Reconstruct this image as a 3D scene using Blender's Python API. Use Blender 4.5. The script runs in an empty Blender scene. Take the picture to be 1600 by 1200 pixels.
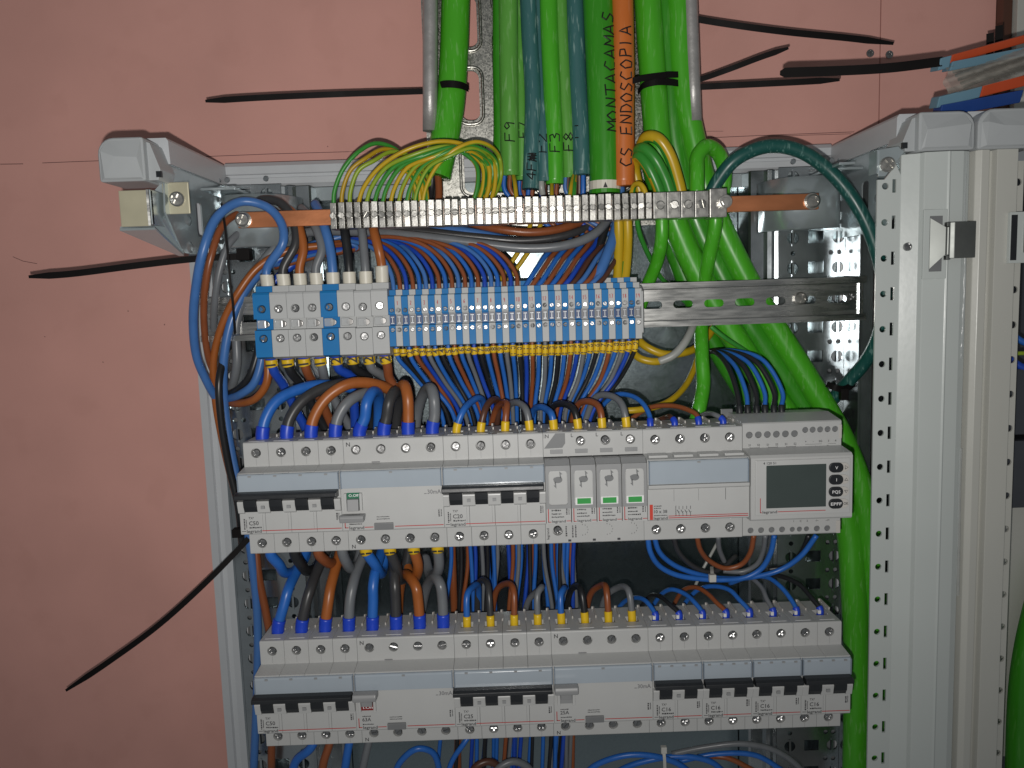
import bpy, bmesh, math, random
from mathutils import Vector, Matrix
random.seed(7)
S = 0.001                                   # all lengths below are millimetres
scn = bpy.context.scene
COL = scn.collection
PI = math.pi

# ------------------------------------------------------------------ camera
F_PX, CAM, PITCH, YAW, ROLL = 1236.4, Vector((-23.3, -606.4, 139.4)), 0.1100, 0.0042, -0.0331
fw = Vector((math.sin(YAW)*math.cos(PITCH), math.cos(YAW)*math.cos(PITCH), -math.sin(PITCH)))
rt = Vector((math.cos(YAW), -math.sin(YAW), 0.0)); up = rt.cross(fw)
rt, up = math.cos(ROLL)*rt + math.sin(ROLL)*up, -math.sin(ROLL)*rt + math.cos(ROLL)*up
cam = bpy.data.cameras.new('camera'); cam.sensor_width = 36; cam.lens = 36*F_PX/1600
cam.clip_start = 0.02; cam.clip_end = 20
co = bpy.data.objects.new('camera', cam); COL.objects.link(co); scn.camera = co
m3 = Matrix((rt, up, -fw)).transposed().to_4x4(); m3.translation = CAM*S; co.matrix_world = m3
def at(px, py, Y):
    """point seen at pixel px,py of the 1600x1200 photograph, at depth Y"""
    d = fw + rt*((px-800)/F_PX) + up*((600-py)/F_PX)
    return CAM + d*((Y-CAM.y)/d.y)

# ------------------------------------------------------------------ light: the phone's flash beside the lens, dim room light
wd = bpy.data.worlds.new('World'); scn.world = wd; wd.use_nodes = True
wd.node_tree.nodes['Background'].inputs[0].default_value = (0.92, 0.97, 1.0, 1)
wd.node_tree.nodes['Background'].inputs[1].default_value = 0.115
fl = bpy.data.lights.new('flash', 'SPOT'); fl.energy = 10.2; fl.color = (1.0, 0.97, 0.93); fl.shadow_soft_size = 0.0035
fl.spot_size = math.radians(148); fl.spot_blend = 1.0
fo = bpy.data.objects.new('flash', fl); COL.objects.link(fo)
fp = CAM - rt*10 - up*22
fo.location = fp*S
fo.rotation_euler = (at(690, 160, 0)-fp).to_track_quat('-Z', 'Y').to_euler()
scn.view_settings.view_transform = 'Standard'; scn.view_settings.look = 'None'
scn.view_settings.exposure = 0.0; scn.view_settings.gamma = 1.0
scn.render.engine = 'CYCLES'

# ------------------------------------------------------------------ materials
def mat(name, col, rough=0.5, metal=0.0, var=0.06, vscale=60, bump=0.0, bscale=300, coat=0.0, rvar=0.08,
        stretch=(1, 1, 1), dust=0.0, dustcol=(.7, .7, .7), alpha=1.0, trans=0.0, spec=0.5):
    m = bpy.data.materials.new(name); m.use_nodes = True
    nt = m.node_tree; b = nt.nodes['Principled BSDF']; N = nt.nodes.new; L = nt.links.new
    b.inputs['Metallic'].default_value = metal; b.inputs['Coat Weight'].default_value = coat
    b.inputs['Alpha'].default_value = alpha; b.inputs['Transmission Weight'].default_value = trans
    b.inputs['Specular IOR Level'].default_value = spec
    tc = N('ShaderNodeTexCoord'); mp = N('ShaderNodeMapping'); mp.inputs['Scale'].default_value = stretch
    L(tc.outputs['Object'], mp.inputs['Vector'])
    nz = N('ShaderNodeTexNoise'); nz.inputs['Scale'].default_value = vscale; nz.inputs['Detail'].default_value = 6
    L(mp.outputs[0], nz.inputs['Vector'])
    mx = N('ShaderNodeMix'); mx.data_type = 'RGBA'
    mx.inputs['A'].default_value = tuple(max(0, c*(1-var*2)) for c in col)+(1,)
    mx.inputs['B'].default_value = tuple(min(1, c*(1+var*2)) for c in col)+(1,)
    L(nz.outputs['Fac'], mx.inputs['Factor'])
    out = mx.outputs['Result']
    if dust:
        n2 = N('ShaderNodeTexNoise'); n2.inputs['Scale'].default_value = vscale*3; n2.inputs['Detail'].default_value = 8
        L(mp.outputs[0], n2.inputs['Vector'])
        rp = N('ShaderNodeMapRange'); rp.inputs['From Min'].default_value = .57; rp.inputs['From Max'].default_value = .66
        rp.inputs['To Max'].default_value = dust; L(n2.outputs['Fac'], rp.inputs['Value'])
        m2 = N('ShaderNodeMix'); m2.data_type = 'RGBA'; m2.inputs['B'].default_value = dustcol+(1,)
        L(out, m2.inputs['A']); L(rp.outputs[0], m2.inputs['Factor']); out = m2.outputs['Result']
    L(out, b.inputs['Base Color'])
    mr = N('ShaderNodeMapRange'); mr.inputs['To Min'].default_value = max(.02, rough-rvar*2); mr.inputs['To Max'].default_value = min(1, rough+rvar*2)
    L(nz.outputs['Fac'], mr.inputs['Value']); L(mr.outputs[0], b.inputs['Roughness'])
    if bump:
        nb = N('ShaderNodeTexNoise'); nb.inputs['Scale'].default_value = bscale; nb.inputs['Detail'].default_value = 4
        L(mp.outputs[0], nb.inputs['Vector'])
        bp = N('ShaderNodeBump'); bp.inputs['Strength'].default_value = bump; bp.inputs['Distance'].default_value = 0.0006
        L(nb.outputs['Fac'], bp.inputs['Height']); L(bp.outputs[0], b.inputs['Normal'])
    return m
def galv(name, col, rough, scale, contrast=.35, bump=.25, rv=.1):
    """zinc-plated sheet with spangle"""
    m = mat(name, col, rough, 1.0, var=.05, bump=0)
    nt = m.node_tree; b = nt.nodes['Principled BSDF']; N = nt.nodes.new; L = nt.links.new
    tc = N('ShaderNodeTexCoord'); v = N('ShaderNodeTexVoronoi'); v.inputs['Scale'].default_value = scale
    L(tc.outputs['Object'], v.inputs['Vector'])
    sp = N('ShaderNodeSeparateColor'); L(v.outputs['Color'], sp.inputs[0])
    mr = N('ShaderNodeMapRange'); mr.inputs['To Min'].default_value = 1-contrast; mr.inputs['To Max'].default_value = 1.0
    L(sp.outputs[0], mr.inputs['Value'])
    mx = N('ShaderNodeMix'); mx.data_type = 'RGBA'; mx.blend_type = 'MULTIPLY'; mx.inputs['Factor'].default_value = 1
    mx.inputs['A'].default_value = col+(1,); L(mr.outputs[0], mx.inputs['B']); L(mx.outputs['Result'], b.inputs['Base Color'])
    m2 = N('ShaderNodeMapRange'); m2.inputs['To Min'].default_value = max(.05, rough-rv); m2.inputs['To Max'].default_value = rough+rv*1.2
    L(sp.outputs[1], m2.inputs['Value']); L(m2.outputs[0], b.inputs['Roughness'])
    nb = N('ShaderNodeTexNoise'); nb.inputs['Scale'].default_value = 35; nb.inputs['Detail'].default_value = 5
    L(tc.outputs['Object'], nb.inputs['Vector'])
    bp = N('ShaderNodeBump'); bp.inputs['Strength'].default_value = bump; bp.inputs['Distance'].default_value = 0.002
    L(nb.outputs['Fac'], bp.inputs['Height']); L(bp.outputs[0], b.inputs['Normal'])
    return m
M = {}
M['pink'] = mat('pink_board', (.64, .338, .290), .8, var=.09, vscale=9, bump=.12, bscale=500, spec=.2, dust=.10, dustcol=(.46, .22, .18))
M['pencil'] = mat('pencil', (.12, .05, .05), .8)
M['white'] = mat('breaker_white', (.455, .46, .455), .38, var=.02, vscale=40, bump=.05, bscale=1500, dust=.08, dustcol=(.42, .40, .38))
M['white2'] = mat('breaker_white_smooth', (.47, .475, .47), .33, var=.02, vscale=40)
M['beige'] = mat('module_beige', (.50, .48, .45), .45, var=.03)
M['window'] = mat('label_window', (.36, .41, .46), .12, var=.03, coat=.6)
M['window_edge'] = mat('window_edge', (.20, .24, .29), .2)
M['black_plastic'] = mat('black_plastic', (.016, .018, .021), .38, var=.1, bump=.06, bscale=900)
M['dark_grey'] = mat('dark_grey_plastic', (.17, .175, .18), .42)
M['mid_grey'] = mat('mid_grey_plastic', (.27, .275, .28), .42)
M['ink'] = mat('grey_ink', (.045, .045, .05), .6)
M['ink_black'] = mat('black_ink', (.02, .02, .02), .6)
M['ink_light'] = mat('light_ink', (.16, .16, .17), .6)
M['red'] = mat('red_ink', (.42, .03, .03), .5)
M['red_tag'] = mat('red_tag', (.55, .05, .03), .45)
M['print_white'] = mat('white_ink', (.75, .75, .75), .5)
M['green_flag'] = mat('green_flag', (.03, .30, .06), .4)
M['darkgreen_flag'] = mat('dark_green_flag', (.01, .14, .07), .4)
M['red_flag'] = mat('red_flag', (.22, .015, .015), .4)
M['lcd'] = mat('lcd', (.050, .066, .063), .10, var=.04, coat=.5)
M['seam'] = mat('seam', (.10, .10, .10), .7)
M['screw'] = mat('screw_steel', (.46, .46, .46), .26, 1.0, var=.08, vscale=400)
M['screw_dark'] = mat('screw_dark', (.35, .34, .33), .3, 1.0, var=.1, vscale=400)
M['nickel'] = mat('nickel_clamp', (.50, .49, .46), .33, .95, var=.07, vscale=200, bump=.1, bscale=900)
M['screw_thin'] = mat('small_screw', (.36, .36, .36), .34, .9, var=.15, vscale=600)
M['jumper'] = mat('jumper_recess', (.20, .20, .21), .5)
M['bridge'] = mat('bridge_metal', (.26, .27, .28), .46, .85, var=.25, vscale=300)
M['navy'] = mat('navy_recess', (.008, .035, .13), .4)
M['copper'] = mat('copper', (.52, .20, .09), .38, .75, var=.14, vscale=22, bump=.1, bscale=260, stretch=(1, 1, 3))
M['galv'] = galv('galvanised_sheet', (.36, .43, .45), .21, 900, .07, .14, .02)
M['galv_dark'] = mat('galvanised_column', (.50, .54, .56), .22, .95, var=.10, vscale=40, bump=.35, bscale=45, rvar=.05)
M['zinc'] = mat('zinc_plate', (.54, .61, .63), .24, .65, var=.08, vscale=30, bump=.30, bscale=40, rvar=.04)
M['latch'] = mat('latch_steel', (.20, .21, .20), .42, .85, var=.08, vscale=60)
M['rail'] = mat('din_rail_steel', (.56, .56, .54), .28, 1.0, var=.06, vscale=40, stretch=(1, 8, 8), bump=.05, bscale=200)
M['tray'] = galv('tray_steel', (.60, .59, .54), .34, 900, .30, .2)
M['tube'] = mat('rolled_edge', (.40, .39, .38), .42, .5, var=.1, vscale=120, bump=.25, bscale=500)
M['frame'] = mat('frame_grey_paint', (.50, .52, .54), .35, var=.02, bump=.05, bscale=600)
M['post'] = mat('post_grey_paint', (.50, .535, .52), .32, var=.025, vscale=12, bump=.10, bscale=200, coat=.2)
M['post2'] = mat('post_warm_paint', (.50, .50, .46), .32, var=.025, vscale=12, bump=.10, bscale=200, coat=.2)
M['cap'] = mat('cap_plastic', (.40, .42, .43), .45, var=.02)
M['film'] = mat('clear_film', (.62, .65, .66), .12, var=.05, alpha=.28, bump=.6, bscale=60)
M['cream'] = mat('cream_plastic', (.62, .59, .48), .45)
M['passivated'] = mat('yellow_passivated', (.50, .47, .34), .45, .3, var=.05)
M['block_blue'] = mat('block_blue', (.012, .165, .42), .55, spec=.22, var=.03, bump=.04, bscale=900)
M['block_grey'] = mat('block_grey', (.44, .45, .45), .55, spec=.25, var=.03, bump=.04, bscale=900)
M['clear'] = mat('clear_plastic', (.60, .62, .63), .15, var=.05, alpha=.5)
M['tie'] = mat('black_nylon', (.008, .007, .007), .62, var=.1, spec=.12)
M['tie_white'] = mat('white_nylon', (.50, .50, .47), .45)
M['yellow'] = mat('yellow_sleeve', (.72, .47, .015), .40, var=.04)
M['ferrule_blue'] = mat('blue_sleeve', (.012, .055, .52), .40, var=.04)
M['ferrule_cream'] = mat('cream_sleeve', (.66, .63, .54), .45, var=.03)
def cabmat(n, c, r=.36, d=.0, dc=(.5, .6, .5), v=.07, st=(1, 1, .12)): M[n] = mat('cable_'+n, c, r, var=v, vscale=160, bump=.05, bscale=500, dust=d, dustcol=dc, stretch=st)
cabmat('w_blue', (.020, .125, .46)); cabmat('w_blue2', (.055, .16, .42)); cabmat('w_dkblue', (.012, .06, .40))
cabmat('w_brown', (.24, .070, .024)); cabmat('w_orange', (.33, .098, .022)); cabmat('w_dkbrown', (.085, .035, .022))
cabmat('w_black', (.016, .017, .019)); cabmat('w_dark', (.040, .040, .042)); cabmat('w_grey', (.15, .16, .172)); cabmat('w_ltgrey', (.33, .34, .32))
cabmat('w_yel', (.50, .33, .012)); cabmat('w_grn', (.035, .24, .03)); cabmat('w_lime', (.24, .34, .02)); cabmat('w_dkyel', (.40, .25, .01))
cabmat('c_green', (.062, .37, .016), .33, .28, (.30, .55, .22)); cabmat('c_dgreen', (.034, .25, .011), .33, .2, (.18, .42, .12))
cabmat('c_lgreen', (.095, .32, .045), .36, .3, (.35, .55, .28)); cabmat('c_teal', (.035, .125, .125), .45, .6, (.25, .38, .36))
cabmat('c_dteal', (.008, .072, .062), .38, .5, (.16, .30, .27)); cabmat('c_orange', (.55, .145, .025), .40, .2, (.6, .28, .15))
cabmat('ink_pen', (.008, .008, .008), .5)
M['red_pen'] = mat('red_pen', (.5, .03, .05), .6)
M['shaded_interior'] = mat('shaded_interior', (.05, .055, .065), .4)  # near-black: the neighbouring cabinet's inner shade is put into this colour
M['card_blue'] = mat('card_blue', (.13, .25, .33), .5); M['card_navy'] = mat('card_navy', (.012, .05, .22), .5)
M['card_orange'] = mat('card_orange', (.52, .072, .02), .5)
M['bag'] = mat('clear_bag', (.42, .40, .36), .10, var=.15, vscale=50, alpha=.55, bump=1.0, bscale=120)

# ------------------------------------------------------------------ mesh builder
class MB:
    def __init__(s): s.v = []; s.f = []; s.m = []
    def add(s, vs, fs, mi=0):
        o = len(s.v); s.v += [Vector(v) for v in vs]; s.f += [tuple(i+o for i in f) for f in fs]; s.m += [mi]*len(fs); return s
    def box(s, x0, x1, y0, y1, z0, z1, mi=0):
        return s.add([(x0, y0, z0), (x1, y0, z0), (x1, y1, z0), (x0, y1, z0), (x0, y0, z1), (x1, y0, z1), (x1, y1, z1), (x0, y1, z1)],
                     [(3, 2, 1, 0), (4, 5, 6, 7), (0, 1, 5, 4), (1, 2, 6, 5), (2, 3, 7, 6), (3, 0, 4, 7)], mi)
    def prism(s, prof, a0, a1, axis='x', mi=0):
        """closed profile swept along an axis; profile is (y,z) for x, (x,z) for y, (x,y) for z"""
        n = len(prof)
        mk = {'x': lambda p, a: (a, p[0], p[1]), 'y': lambda p, a: (p[0], a, p[1]), 'z': lambda p, a: (p[0], p[1], a)}[axis]
        vs = [mk(p, a0) for p in prof]+[mk(p, a1) for p in prof]
        fs = [tuple(range(n)), tuple(range(2*n-1, n-1, -1))]+[(i, i+n, (i+1) % n+n, (i+1) % n) for i in range(n)]
        return s.add(vs, fs, mi)
    def cyl(s, c, r, h, axis='y', n=16, mi=0, r2=None):
        """h runs along +axis from c"""
        r2 = r if r2 is None else r2
        ax = {'x': (Vector((0, 1, 0)), Vector((0, 0, 1)), Vector((1, 0, 0))), 'y': (Vector((1, 0, 0)), Vector((0, 0, 1)), Vector((0, 1, 0))),
              'z': (Vector((1, 0, 0)), Vector((0, 1, 0)), Vector((0, 0, 1)))}[axis]
        c = Vector(c); vs = []
        for k, rr in ((0, r), (h, r2)):
            for i in range(n):
                a = 2*PI*i/n; vs.append(c+ax[2]*k+ax[0]*rr*math.cos(a)+ax[1]*rr*math.sin(a))
        return s.add(vs, [tuple(range(n)), tuple(range(2*n-1, n-1, -1))]+[(i, i+n, (i+1) % n+n, (i+1) % n) for i in range(n)], mi)
    def mesh(s, name='m', bevel=0, seg=2, smooth=False, off=None, fixn=True):
        me = bpy.data.meshes.new(name)
        o = Vector(off) if off is not None else Vector((0, 0, 0))
        me.from_pydata([tuple((v-o)) for v in s.v], [], s.f)
        me.polygons.foreach_set('material_index', s.m)
        if fixn or bevel:
            bm = bmesh.new(); bm.from_mesh(me)
            if fixn: bmesh.ops.recalc_face_normals(bm, faces=bm.faces[:])
            if bevel:
                es = [e for e in bm.edges if len(e.link_faces) == 2 and e.calc_face_angle(0) > .5]
                bmesh.ops.bevel(bm, geom=es, offset=bevel, segments=seg, profile=.6, affect='EDGES', clamp_overlap=True)
            bm.to_mesh(me); bm.free()
        return me
def scale_mesh(me):
    me.transform(Matrix.Scale(S, 4)); return me
def link(name, me, mats, parent=None, loc=(0, 0, 0), rot=None, smooth=False, scaled=False):
    if not scaled: scale_mesh(me)
    if not me.materials:
        for k in (mats if isinstance(mats, (list, tuple)) else [mats]): me.materials.append(M[k])
    if smooth: me.polygons.foreach_set('use_smooth', [True]*len(me.polygons))
    o = bpy.data.objects.new(name, me); COL.objects.link(o); o.location = Vector(loc)*S
    if rot: o.rotation_euler = rot
    if parent is not None: o.parent = parent
    return o
def part(name, mb, mats, parent, loc=(0, 0, 0), bevel=0, seg=2, smooth=False, rot=None):
    return link(name, mb.mesh(name, bevel, seg), mats, parent, loc, rot, smooth)
def shared(name, me, parent, loc=(0, 0, 0), rot=None):
    o = bpy.data.objects.new(name, me); COL.objects.link(o); o.location = Vector(loc)*S
    if rot: o.rotation_euler = rot
    o.parent = parent; return o
def tag(o, label, cat, group=None):
    o['label'] = label; o['category'] = cat
    if group: o['group'] = group
    return o
def thing(name, label, cat, loc=(0, 0, 0), group=None):
    o = bpy.data.objects.new(name, None); COL.objects.link(o); o.location = Vector(loc)*S; o.empty_display_size = .01
    return tag(o, label, cat, group)
def cut(mb, cutters, bevel=0):
    """boolean difference of a builder and a builder of cutters, in millimetres"""
    a = bpy.data.objects.new('a', mb.mesh('a', bevel)); b = bpy.data.objects.new('b', cutters.mesh('b'))
    COL.objects.link(a); COL.objects.link(b)
    md = a.modifiers.new('b', 'BOOLEAN'); md.operation = 'DIFFERENCE'; md.object = b; md.solver = 'EXACT'; md.use_self = True
    dg = bpy.context.evaluated_depsgraph_get()
    me = bpy.data.meshes.new_from_object(a.evaluated_get(dg))
    bpy.data.objects.remove(a); bpy.data.objects.remove(b); me.materials.clear()
    return me
def plate(outer, holes, t, to3d):
    """flat sheet with holes; outer/holes are 2-D loops, to3d(u,v,w) places them, w from 0 to t"""
    bm = bmesh.new()
    loops = []
    for lp in [outer]+holes:
        vs = [bm.verts.new((p[0], p[1], 0)) for p in lp]; loops.append(vs)
        for i in range(len(vs)): bm.edges.new((vs[i], vs[(i+1) % len(vs)]))
    bmesh.ops.triangle_fill(bm, use_beauty=True, use_dissolve=False, edges=bm.edges[:])
    bm.verts.index_update()
    vs = [tuple(v.co) for v in bm.verts]; fs = [tuple(v.index for v in f.verts) for f in bm.faces]
    idx = [[v.index for v in lp] for lp in loops]; bm.free()
    n = len(vs); mb = MB()
    V = [to3d(x, y, 0) for x, y, _ in vs]+[to3d(x, y, t) for x, y, _ in vs]
    Fc = fs+[tuple(i+n for i in reversed(f)) for f in fs]
    for lp in idx: Fc += [(lp[i], lp[(i+1) % len(lp)], lp[(i+1) % len(lp)]+n, lp[i]+n) for i in range(len(lp))]
    return mb.add(V, Fc)
def circ(x, y, r, n=14): return [(x+r*math.cos(2*PI*i/n), y+r*math.sin(2*PI*i/n)) for i in range(n)]
def rect(x0, x1, y0, y1): return [(x0, y0), (x1, y0), (x1, y1), (x0, y1)]
def stad(x, y, w, h, r, n=5):
    o = []
    for cx, cy, a0 in ((x+w/2-r, y+h/2-r, 0), (x-w/2+r, y+h/2-r, PI/2), (x-w/2+r, y-h/2+r, PI), (x+w/2-r, y-h/2+r, 1.5*PI)):
        o += [(cx+r*math.cos(a0+PI/2*i/n), cy+r*math.sin(a0+PI/2*i/n)) for i in range(n+1)]
    return o
FRONT = lambda y: (lambda u, v, w: (u, y+w, v))          # sheet facing the camera
# printed lettering (flat print)
_tc = {}
def textdata(s):
    if s not in _tc:
        c = bpy.data.curves.new('t', 'FONT'); c.body = s; c.resolution_u = 2; c.offset = 0.014
        o = bpy.data.objects.new('t', c); COL.objects.link(o)
        me = bpy.data.meshes.new_from_object(o.evaluated_get(bpy.context.evaluated_depsgraph_get()))
        vs = [tuple(v.co) for v in me.vertices]; fs = [tuple(p.vertices) for p in me.polygons]
        x0 = min(v[0] for v in vs); x1 = max(v[0] for v in vs); y0 = min(v[1] for v in vs); y1 = max(v[1] for v in vs)
        _tc[s] = ([((v[0]-x0), v[1]) for v in vs], fs, x1-x0, max(v[1] for v in vs))
        bpy.data.objects.remove(o); bpy.data.curves.remove(c); bpy.data.meshes.remove(me)
    return _tc[s]
def text(mb, s, x, z, y, h, w=None, rot=0, center=False, mi=0, to=None):
    """h: height of capitals, w: forced width"""
    vs, fs, tw, th = textdata(s)
    k = h/.70; kx = k if w is None else w/tw
    c, sn = math.cos(rot), math.sin(rot); P = []
    for a, b in vs:
        a = a*kx-(tw*kx/2 if center else 0); b = b*k
        u, v = a*c-b*sn, a*sn+b*c
        P.append(to(u, v) if to else (x+u, y, z+v))
    return mb.add(P, fs, mi)
def bar2(mb, x0, x1, z0, z1, y, mi=0): return mb.add([(x0, y, z0), (x1, y, z0), (x1, y, z1), (x0, y, z1)], [(0, 1, 2, 3)], mi)

# ------------------------------------------------------------------ tubes
def catmull(P, per=8):
    P = [Vector(p) for p in P]
    Q = [P[0]*2-P[1]]+P+[P[-1]*2-P[-2]]; out = []
    for i in range(1, len(Q)-2):
        p0, p1, p2, p3 = Q[i-1:i+3]
        t = [0]
        for a, b in ((p0, p1), (p1, p2), (p2, p3)): t.append(t[-1]+max(1e-3, (b-a).length)**.5)
        for k in range(per):
            u = t[1]+(t[2]-t[1])*k/per
            A1 = p0*((t[1]-u)/(t[1]-t[0]))+p1*((u-t[0])/(t[1]-t[0])); A2 = p1*((t[2]-u)/(t[2]-t[1]))+p2*((u-t[1])/(t[2]-t[1]))
            A3 = p2*((t[3]-u)/(t[3]-t[2]))+p3*((u-t[2])/(t[3]-t[2]))
            B1 = A1*((t[2]-u)/(t[2]-t[0]))+A2*((u-t[0])/(t[2]-t[0])); B2 = A2*((t[3]-u)/(t[3]-t[1]))+A3*((u-t[1])/(t[3]-t[1]))
            out.append(B1*((t[2]-u)/(t[2]-t[1]))+B2*((u-t[1])/(t[2]-t[1])))
    out.append(P[-1]); return out
def frames(path):
    T = []
    for i in range(len(path)):
        d = path[min(i+1, len(path)-1)]-path[max(i-1, 0)]
        T.append(d.normalized() if d.length > 1e-9 else Vector((0, 0, 1)))
    n = Vector((0, -1, 0)); n = n-T[0]*n.dot(T[0])
    if n.length < .1: n = Vector((1, 0, 0))-T[0]*T[0].x
    n.normalize(); N = [n]
    for i in range(1, len(path)):
        n = N[-1]-T[i]*N[-1].dot(T[i]); n.normalize(); N.append(n)
    return T, N
def tube(mb, path, r, n=10, mi=0, stripe=None, caps=True):
    T, N = frames(path); vs = []; fs = []; ms = []
    rr = r if callable(r) else (lambda i: r)
    for i, p in enumerate(path):
        b = T[i].cross(N[i])
        for j in range(n):
            a = 2*PI*j/n; vs.append(p+(N[i]*math.cos(a)+b*math.sin(a))*rr(i))
    for i in range(len(path)-1):
        for j in range(n):
            fs.append((i*n+j, i*n+(j+1) % n, (i+1)*n+(j+1) % n, (i+1)*n+j))
            ms.append(mi if stripe is None else (mi if ((j+.5)/n+stripe[0]+stripe[1]*i) % 1 < .56 else mi+1))
    if caps:
        fs += [tuple(range(n-1, -1, -1)), tuple(range((len(path)-1)*n, len(path)*n))]; ms += [mi, mi]
    o = len(mb.v); mb.v += vs; mb.f += [tuple(i+o for i in f) for f in fs]; mb.m += ms
    return mb
def sub(path, s0, s1):
    """piece of a path between two arc lengths"""
    out = []; s = 0
    for i in range(len(path)-1):
        a, b = path[i], path[i+1]; l = (b-a).length
        if l < 1e-9: continue
        for q in (s0, s1):
            if s <= q < s+l: out.append((q, a.lerp(b, (q-s)/l)))
        if s0 < s < s1: out.append((s, a))
        s += l
    out.sort(key=lambda t: t[0]); res = []
    for q, p in out:
        if not res or (p-res[-1]).length > .05: res.append(p)
    return res
def P3(p): return Vector(p[1:]) if p[0] == 'w' else at(*p)
def wire(label, pts, r, col, group=None, name='wire', cat='wire', sleeves=(), marker=None, n=10, per=8, parent=None, stripe=None, seg=None):
    """pts: (px,py,depth) or ('w',x,y,z). sleeves: (s0,s1,radius,material,name) measured from the first point"""
    path = catmull([P3(p) for p in pts], per); base = path[0].copy()
    mb = MB(); tube(mb, path, r, n, 0, stripe)
    me = mb.mesh(name, off=base, fixn=False)
    o = link(name, me, list(col) if stripe else col, parent, base, smooth=True)
    if parent is None: tag(o, label, cat, group)
    for s0, s1, rr, mt, nm in sleeves:
        sp = sub(path, s0, s1)
        if len(sp) < 2: continue
        q = MB(); tube(q, sp, rr, 14); e = link(nm, q.mesh(nm, off=base, fixn=False), mt, o, smooth=False)
        e.data.polygons.foreach_set('use_smooth', [len(p.vertices) == 4 for p in e.data.polygons])
    if marker:
        s0, s1, txt, rr = marker
        sp = sub(path, s0, s1); q = MB(); tube(q, sp, rr, 10); mk = link('marker', q.mesh('marker', off=base, fixn=False), 'yellow', o)
        mk.data.polygons.foreach_set('use_smooth', [len(p.vertices) == 4 for p in mk.data.polygons])
        c = sp[0].lerp(sp[-1], .5)-base; d = (sp[0]-sp[-1]).normalized(); sd = Vector((0, -1, 0)).cross(d).normalized()
        if sd.x < 0: sd = -sd
        fr = c+Vector((0, -1, 0))*(rr+.12)
        q = MB()
        if len(txt) == 1: text(q, txt, 0, 0, 0, rr*1.7, None, PI/2, to=lambda u, v: fr+sd*(u+rr*.85)+d*(v-rr*.5))
        else:
            for k, ch in enumerate(txt): text(q, ch, 0, 0, 0, rr*1.6, None, PI/2, to=lambda u, v, k=k: fr+sd*(u+rr*.8)+d*(v-rr*1.35+k*rr*1.55))
        link('number', q.mesh('number', fixn=False), 'ink_black', mk)
    return o

# ================================================================== THE SETTING: pink board wall
wall = bpy.data.objects.new('wall', None); COL.objects.link(wall); wall['kind'] = 'structure'
WY = 104
SX = at(1375, 100, WY).x; SX2 = at(1556, 30, WY).x
part('board', MB().box(-700, SX-.4, WY, WY+12, -520, 560), 'pink', wall, bevel=.3)
part('board', MB().box(SX+.4, SX2, WY, WY+12, -520, 560), 'pink', wall, bevel=.3)
part('edge_trim', MB().box(SX2+.2, SX2+8, WY-10, WY+12, 262, 560), 'w_dkbrown', wall, bevel=.5)
part('side_frame', MB().box(SX2+8.5, SX2+160, WY-16, WY+12, 262, 560), 'post2', wall, bevel=.5)
def line_on_wall(pts, w):
    q = MB(); P = [at(x, y, WY-.15) for x, y in pts]
    for a, b in zip(P, P[1:]):
        d = Vector((-(b-a).z, 0, (b-a).x)).normalized()*w/2
        q.add([a-d, b-d, b+d, a+d], [(0, 1, 2, 3)])
    link('pencil_line', q.mesh('pencil_line', fixn=False), 'pencil', wall)
line_on_wall([(0, 256.5), (36, 256)], .55); line_on_wall([(66, 254.6), (116, 252.6), (160, 251)], .5)
line_on_wall([(296, 245.6), (420, 240.6), (545, 237)], .5); line_on_wall([(545, 237), (668, 232)], .3)
line_on_wall([(1092, 216), (1180, 212), (1335, 206)], .5); line_on_wall([(1200, 213), (1330, 209)], .4); line_on_wall([(1092, 198), (1091, 216)], .4)
line_on_wall([(1092, 205), (1130, 205)], .3); line_on_wall([(20, 401), (36, 408), (58, 412)], .45)
for x, y in ((70, 526), (161, 566), (512, 229), (257, 507), (200, 486), (315, 915)):
    q = MB(); c = at(x, y, WY-.2); q.add([c+Vector((random.uniform(.3, .6)*math.cos(a), 0, random.uniform(.4, .9)*math.sin(a))) for a in [k*1.05 for k in range(6)]], [tuple(range(6))])
    link('speck', q.mesh('speck', fixn=False), 'pencil', wall)
for x, y in ((1360, 83), (1390, 85)):
    c = at(x, y, WY-1.0); q = MB().cyl((0, 0, 0), 3.3, 3, 'y', 14)
    ct = MB().box(-2.0, 2.0, -.5, .8, -.45, .45).box(-.45, .45, -.5, .7, -2.0, 2.0)
    link('screw', cut(q, ct), 'screw_dark', wall, c)

# ================================================================== shared screws
def screw_mesh(r, h, cross=True, n=16, name='screw'):
    mb = MB().cyl((0, 0, 0), r*.86, .35*h, 'y', n, r2=r).cyl((0, .35*h, 0), r, h*.65, 'y', n)
    b = MB(); prof = [(0, r*.80), (h*.3, r), (h, r)]
    vs = []; fs = []
    for d, rr in prof:
        for i in range(n): a = 2*PI*i/n; vs.append((rr*math.cos(a), d, rr*math.sin(a)))
    for k in range(2):
        for i in range(n): fs.append((k*n+i, k*n+(i+1) % n, (k+1)*n+(i+1) % n, (k+1)*n+i))
    fs += [tuple(range(n)), tuple(range(3*n-1, 2*n-1, -1))]
    b.add(vs, fs)
    c = MB(); w = r*.17; l = r*.72 if cross else r*1.3
    if cross:
        c.prism([(-l, -w), (-w, -w), (-w, -l), (w, -l), (w, -w), (l, -w), (l, w), (w, w), (w, l), (-w, l), (-w, w), (-l, w)], -1, h*.5, 'y')
    else: c.box(-l, l, -1, h*.4, -w, w)
    me = scale_mesh(cut(b, c)); return me
SC_POZ = screw_mesh(3.0, 2.2); SC_POZ.materials.append(M['screw'])
SC_SLOT = screw_mesh(3.0, 2.2, False); SC_SLOT.materials.append(M['screw'])
SC_BUS = screw_mesh(2.55, 1.6, False, 14); SC_BUS.materials.append(M['nickel'])
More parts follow.
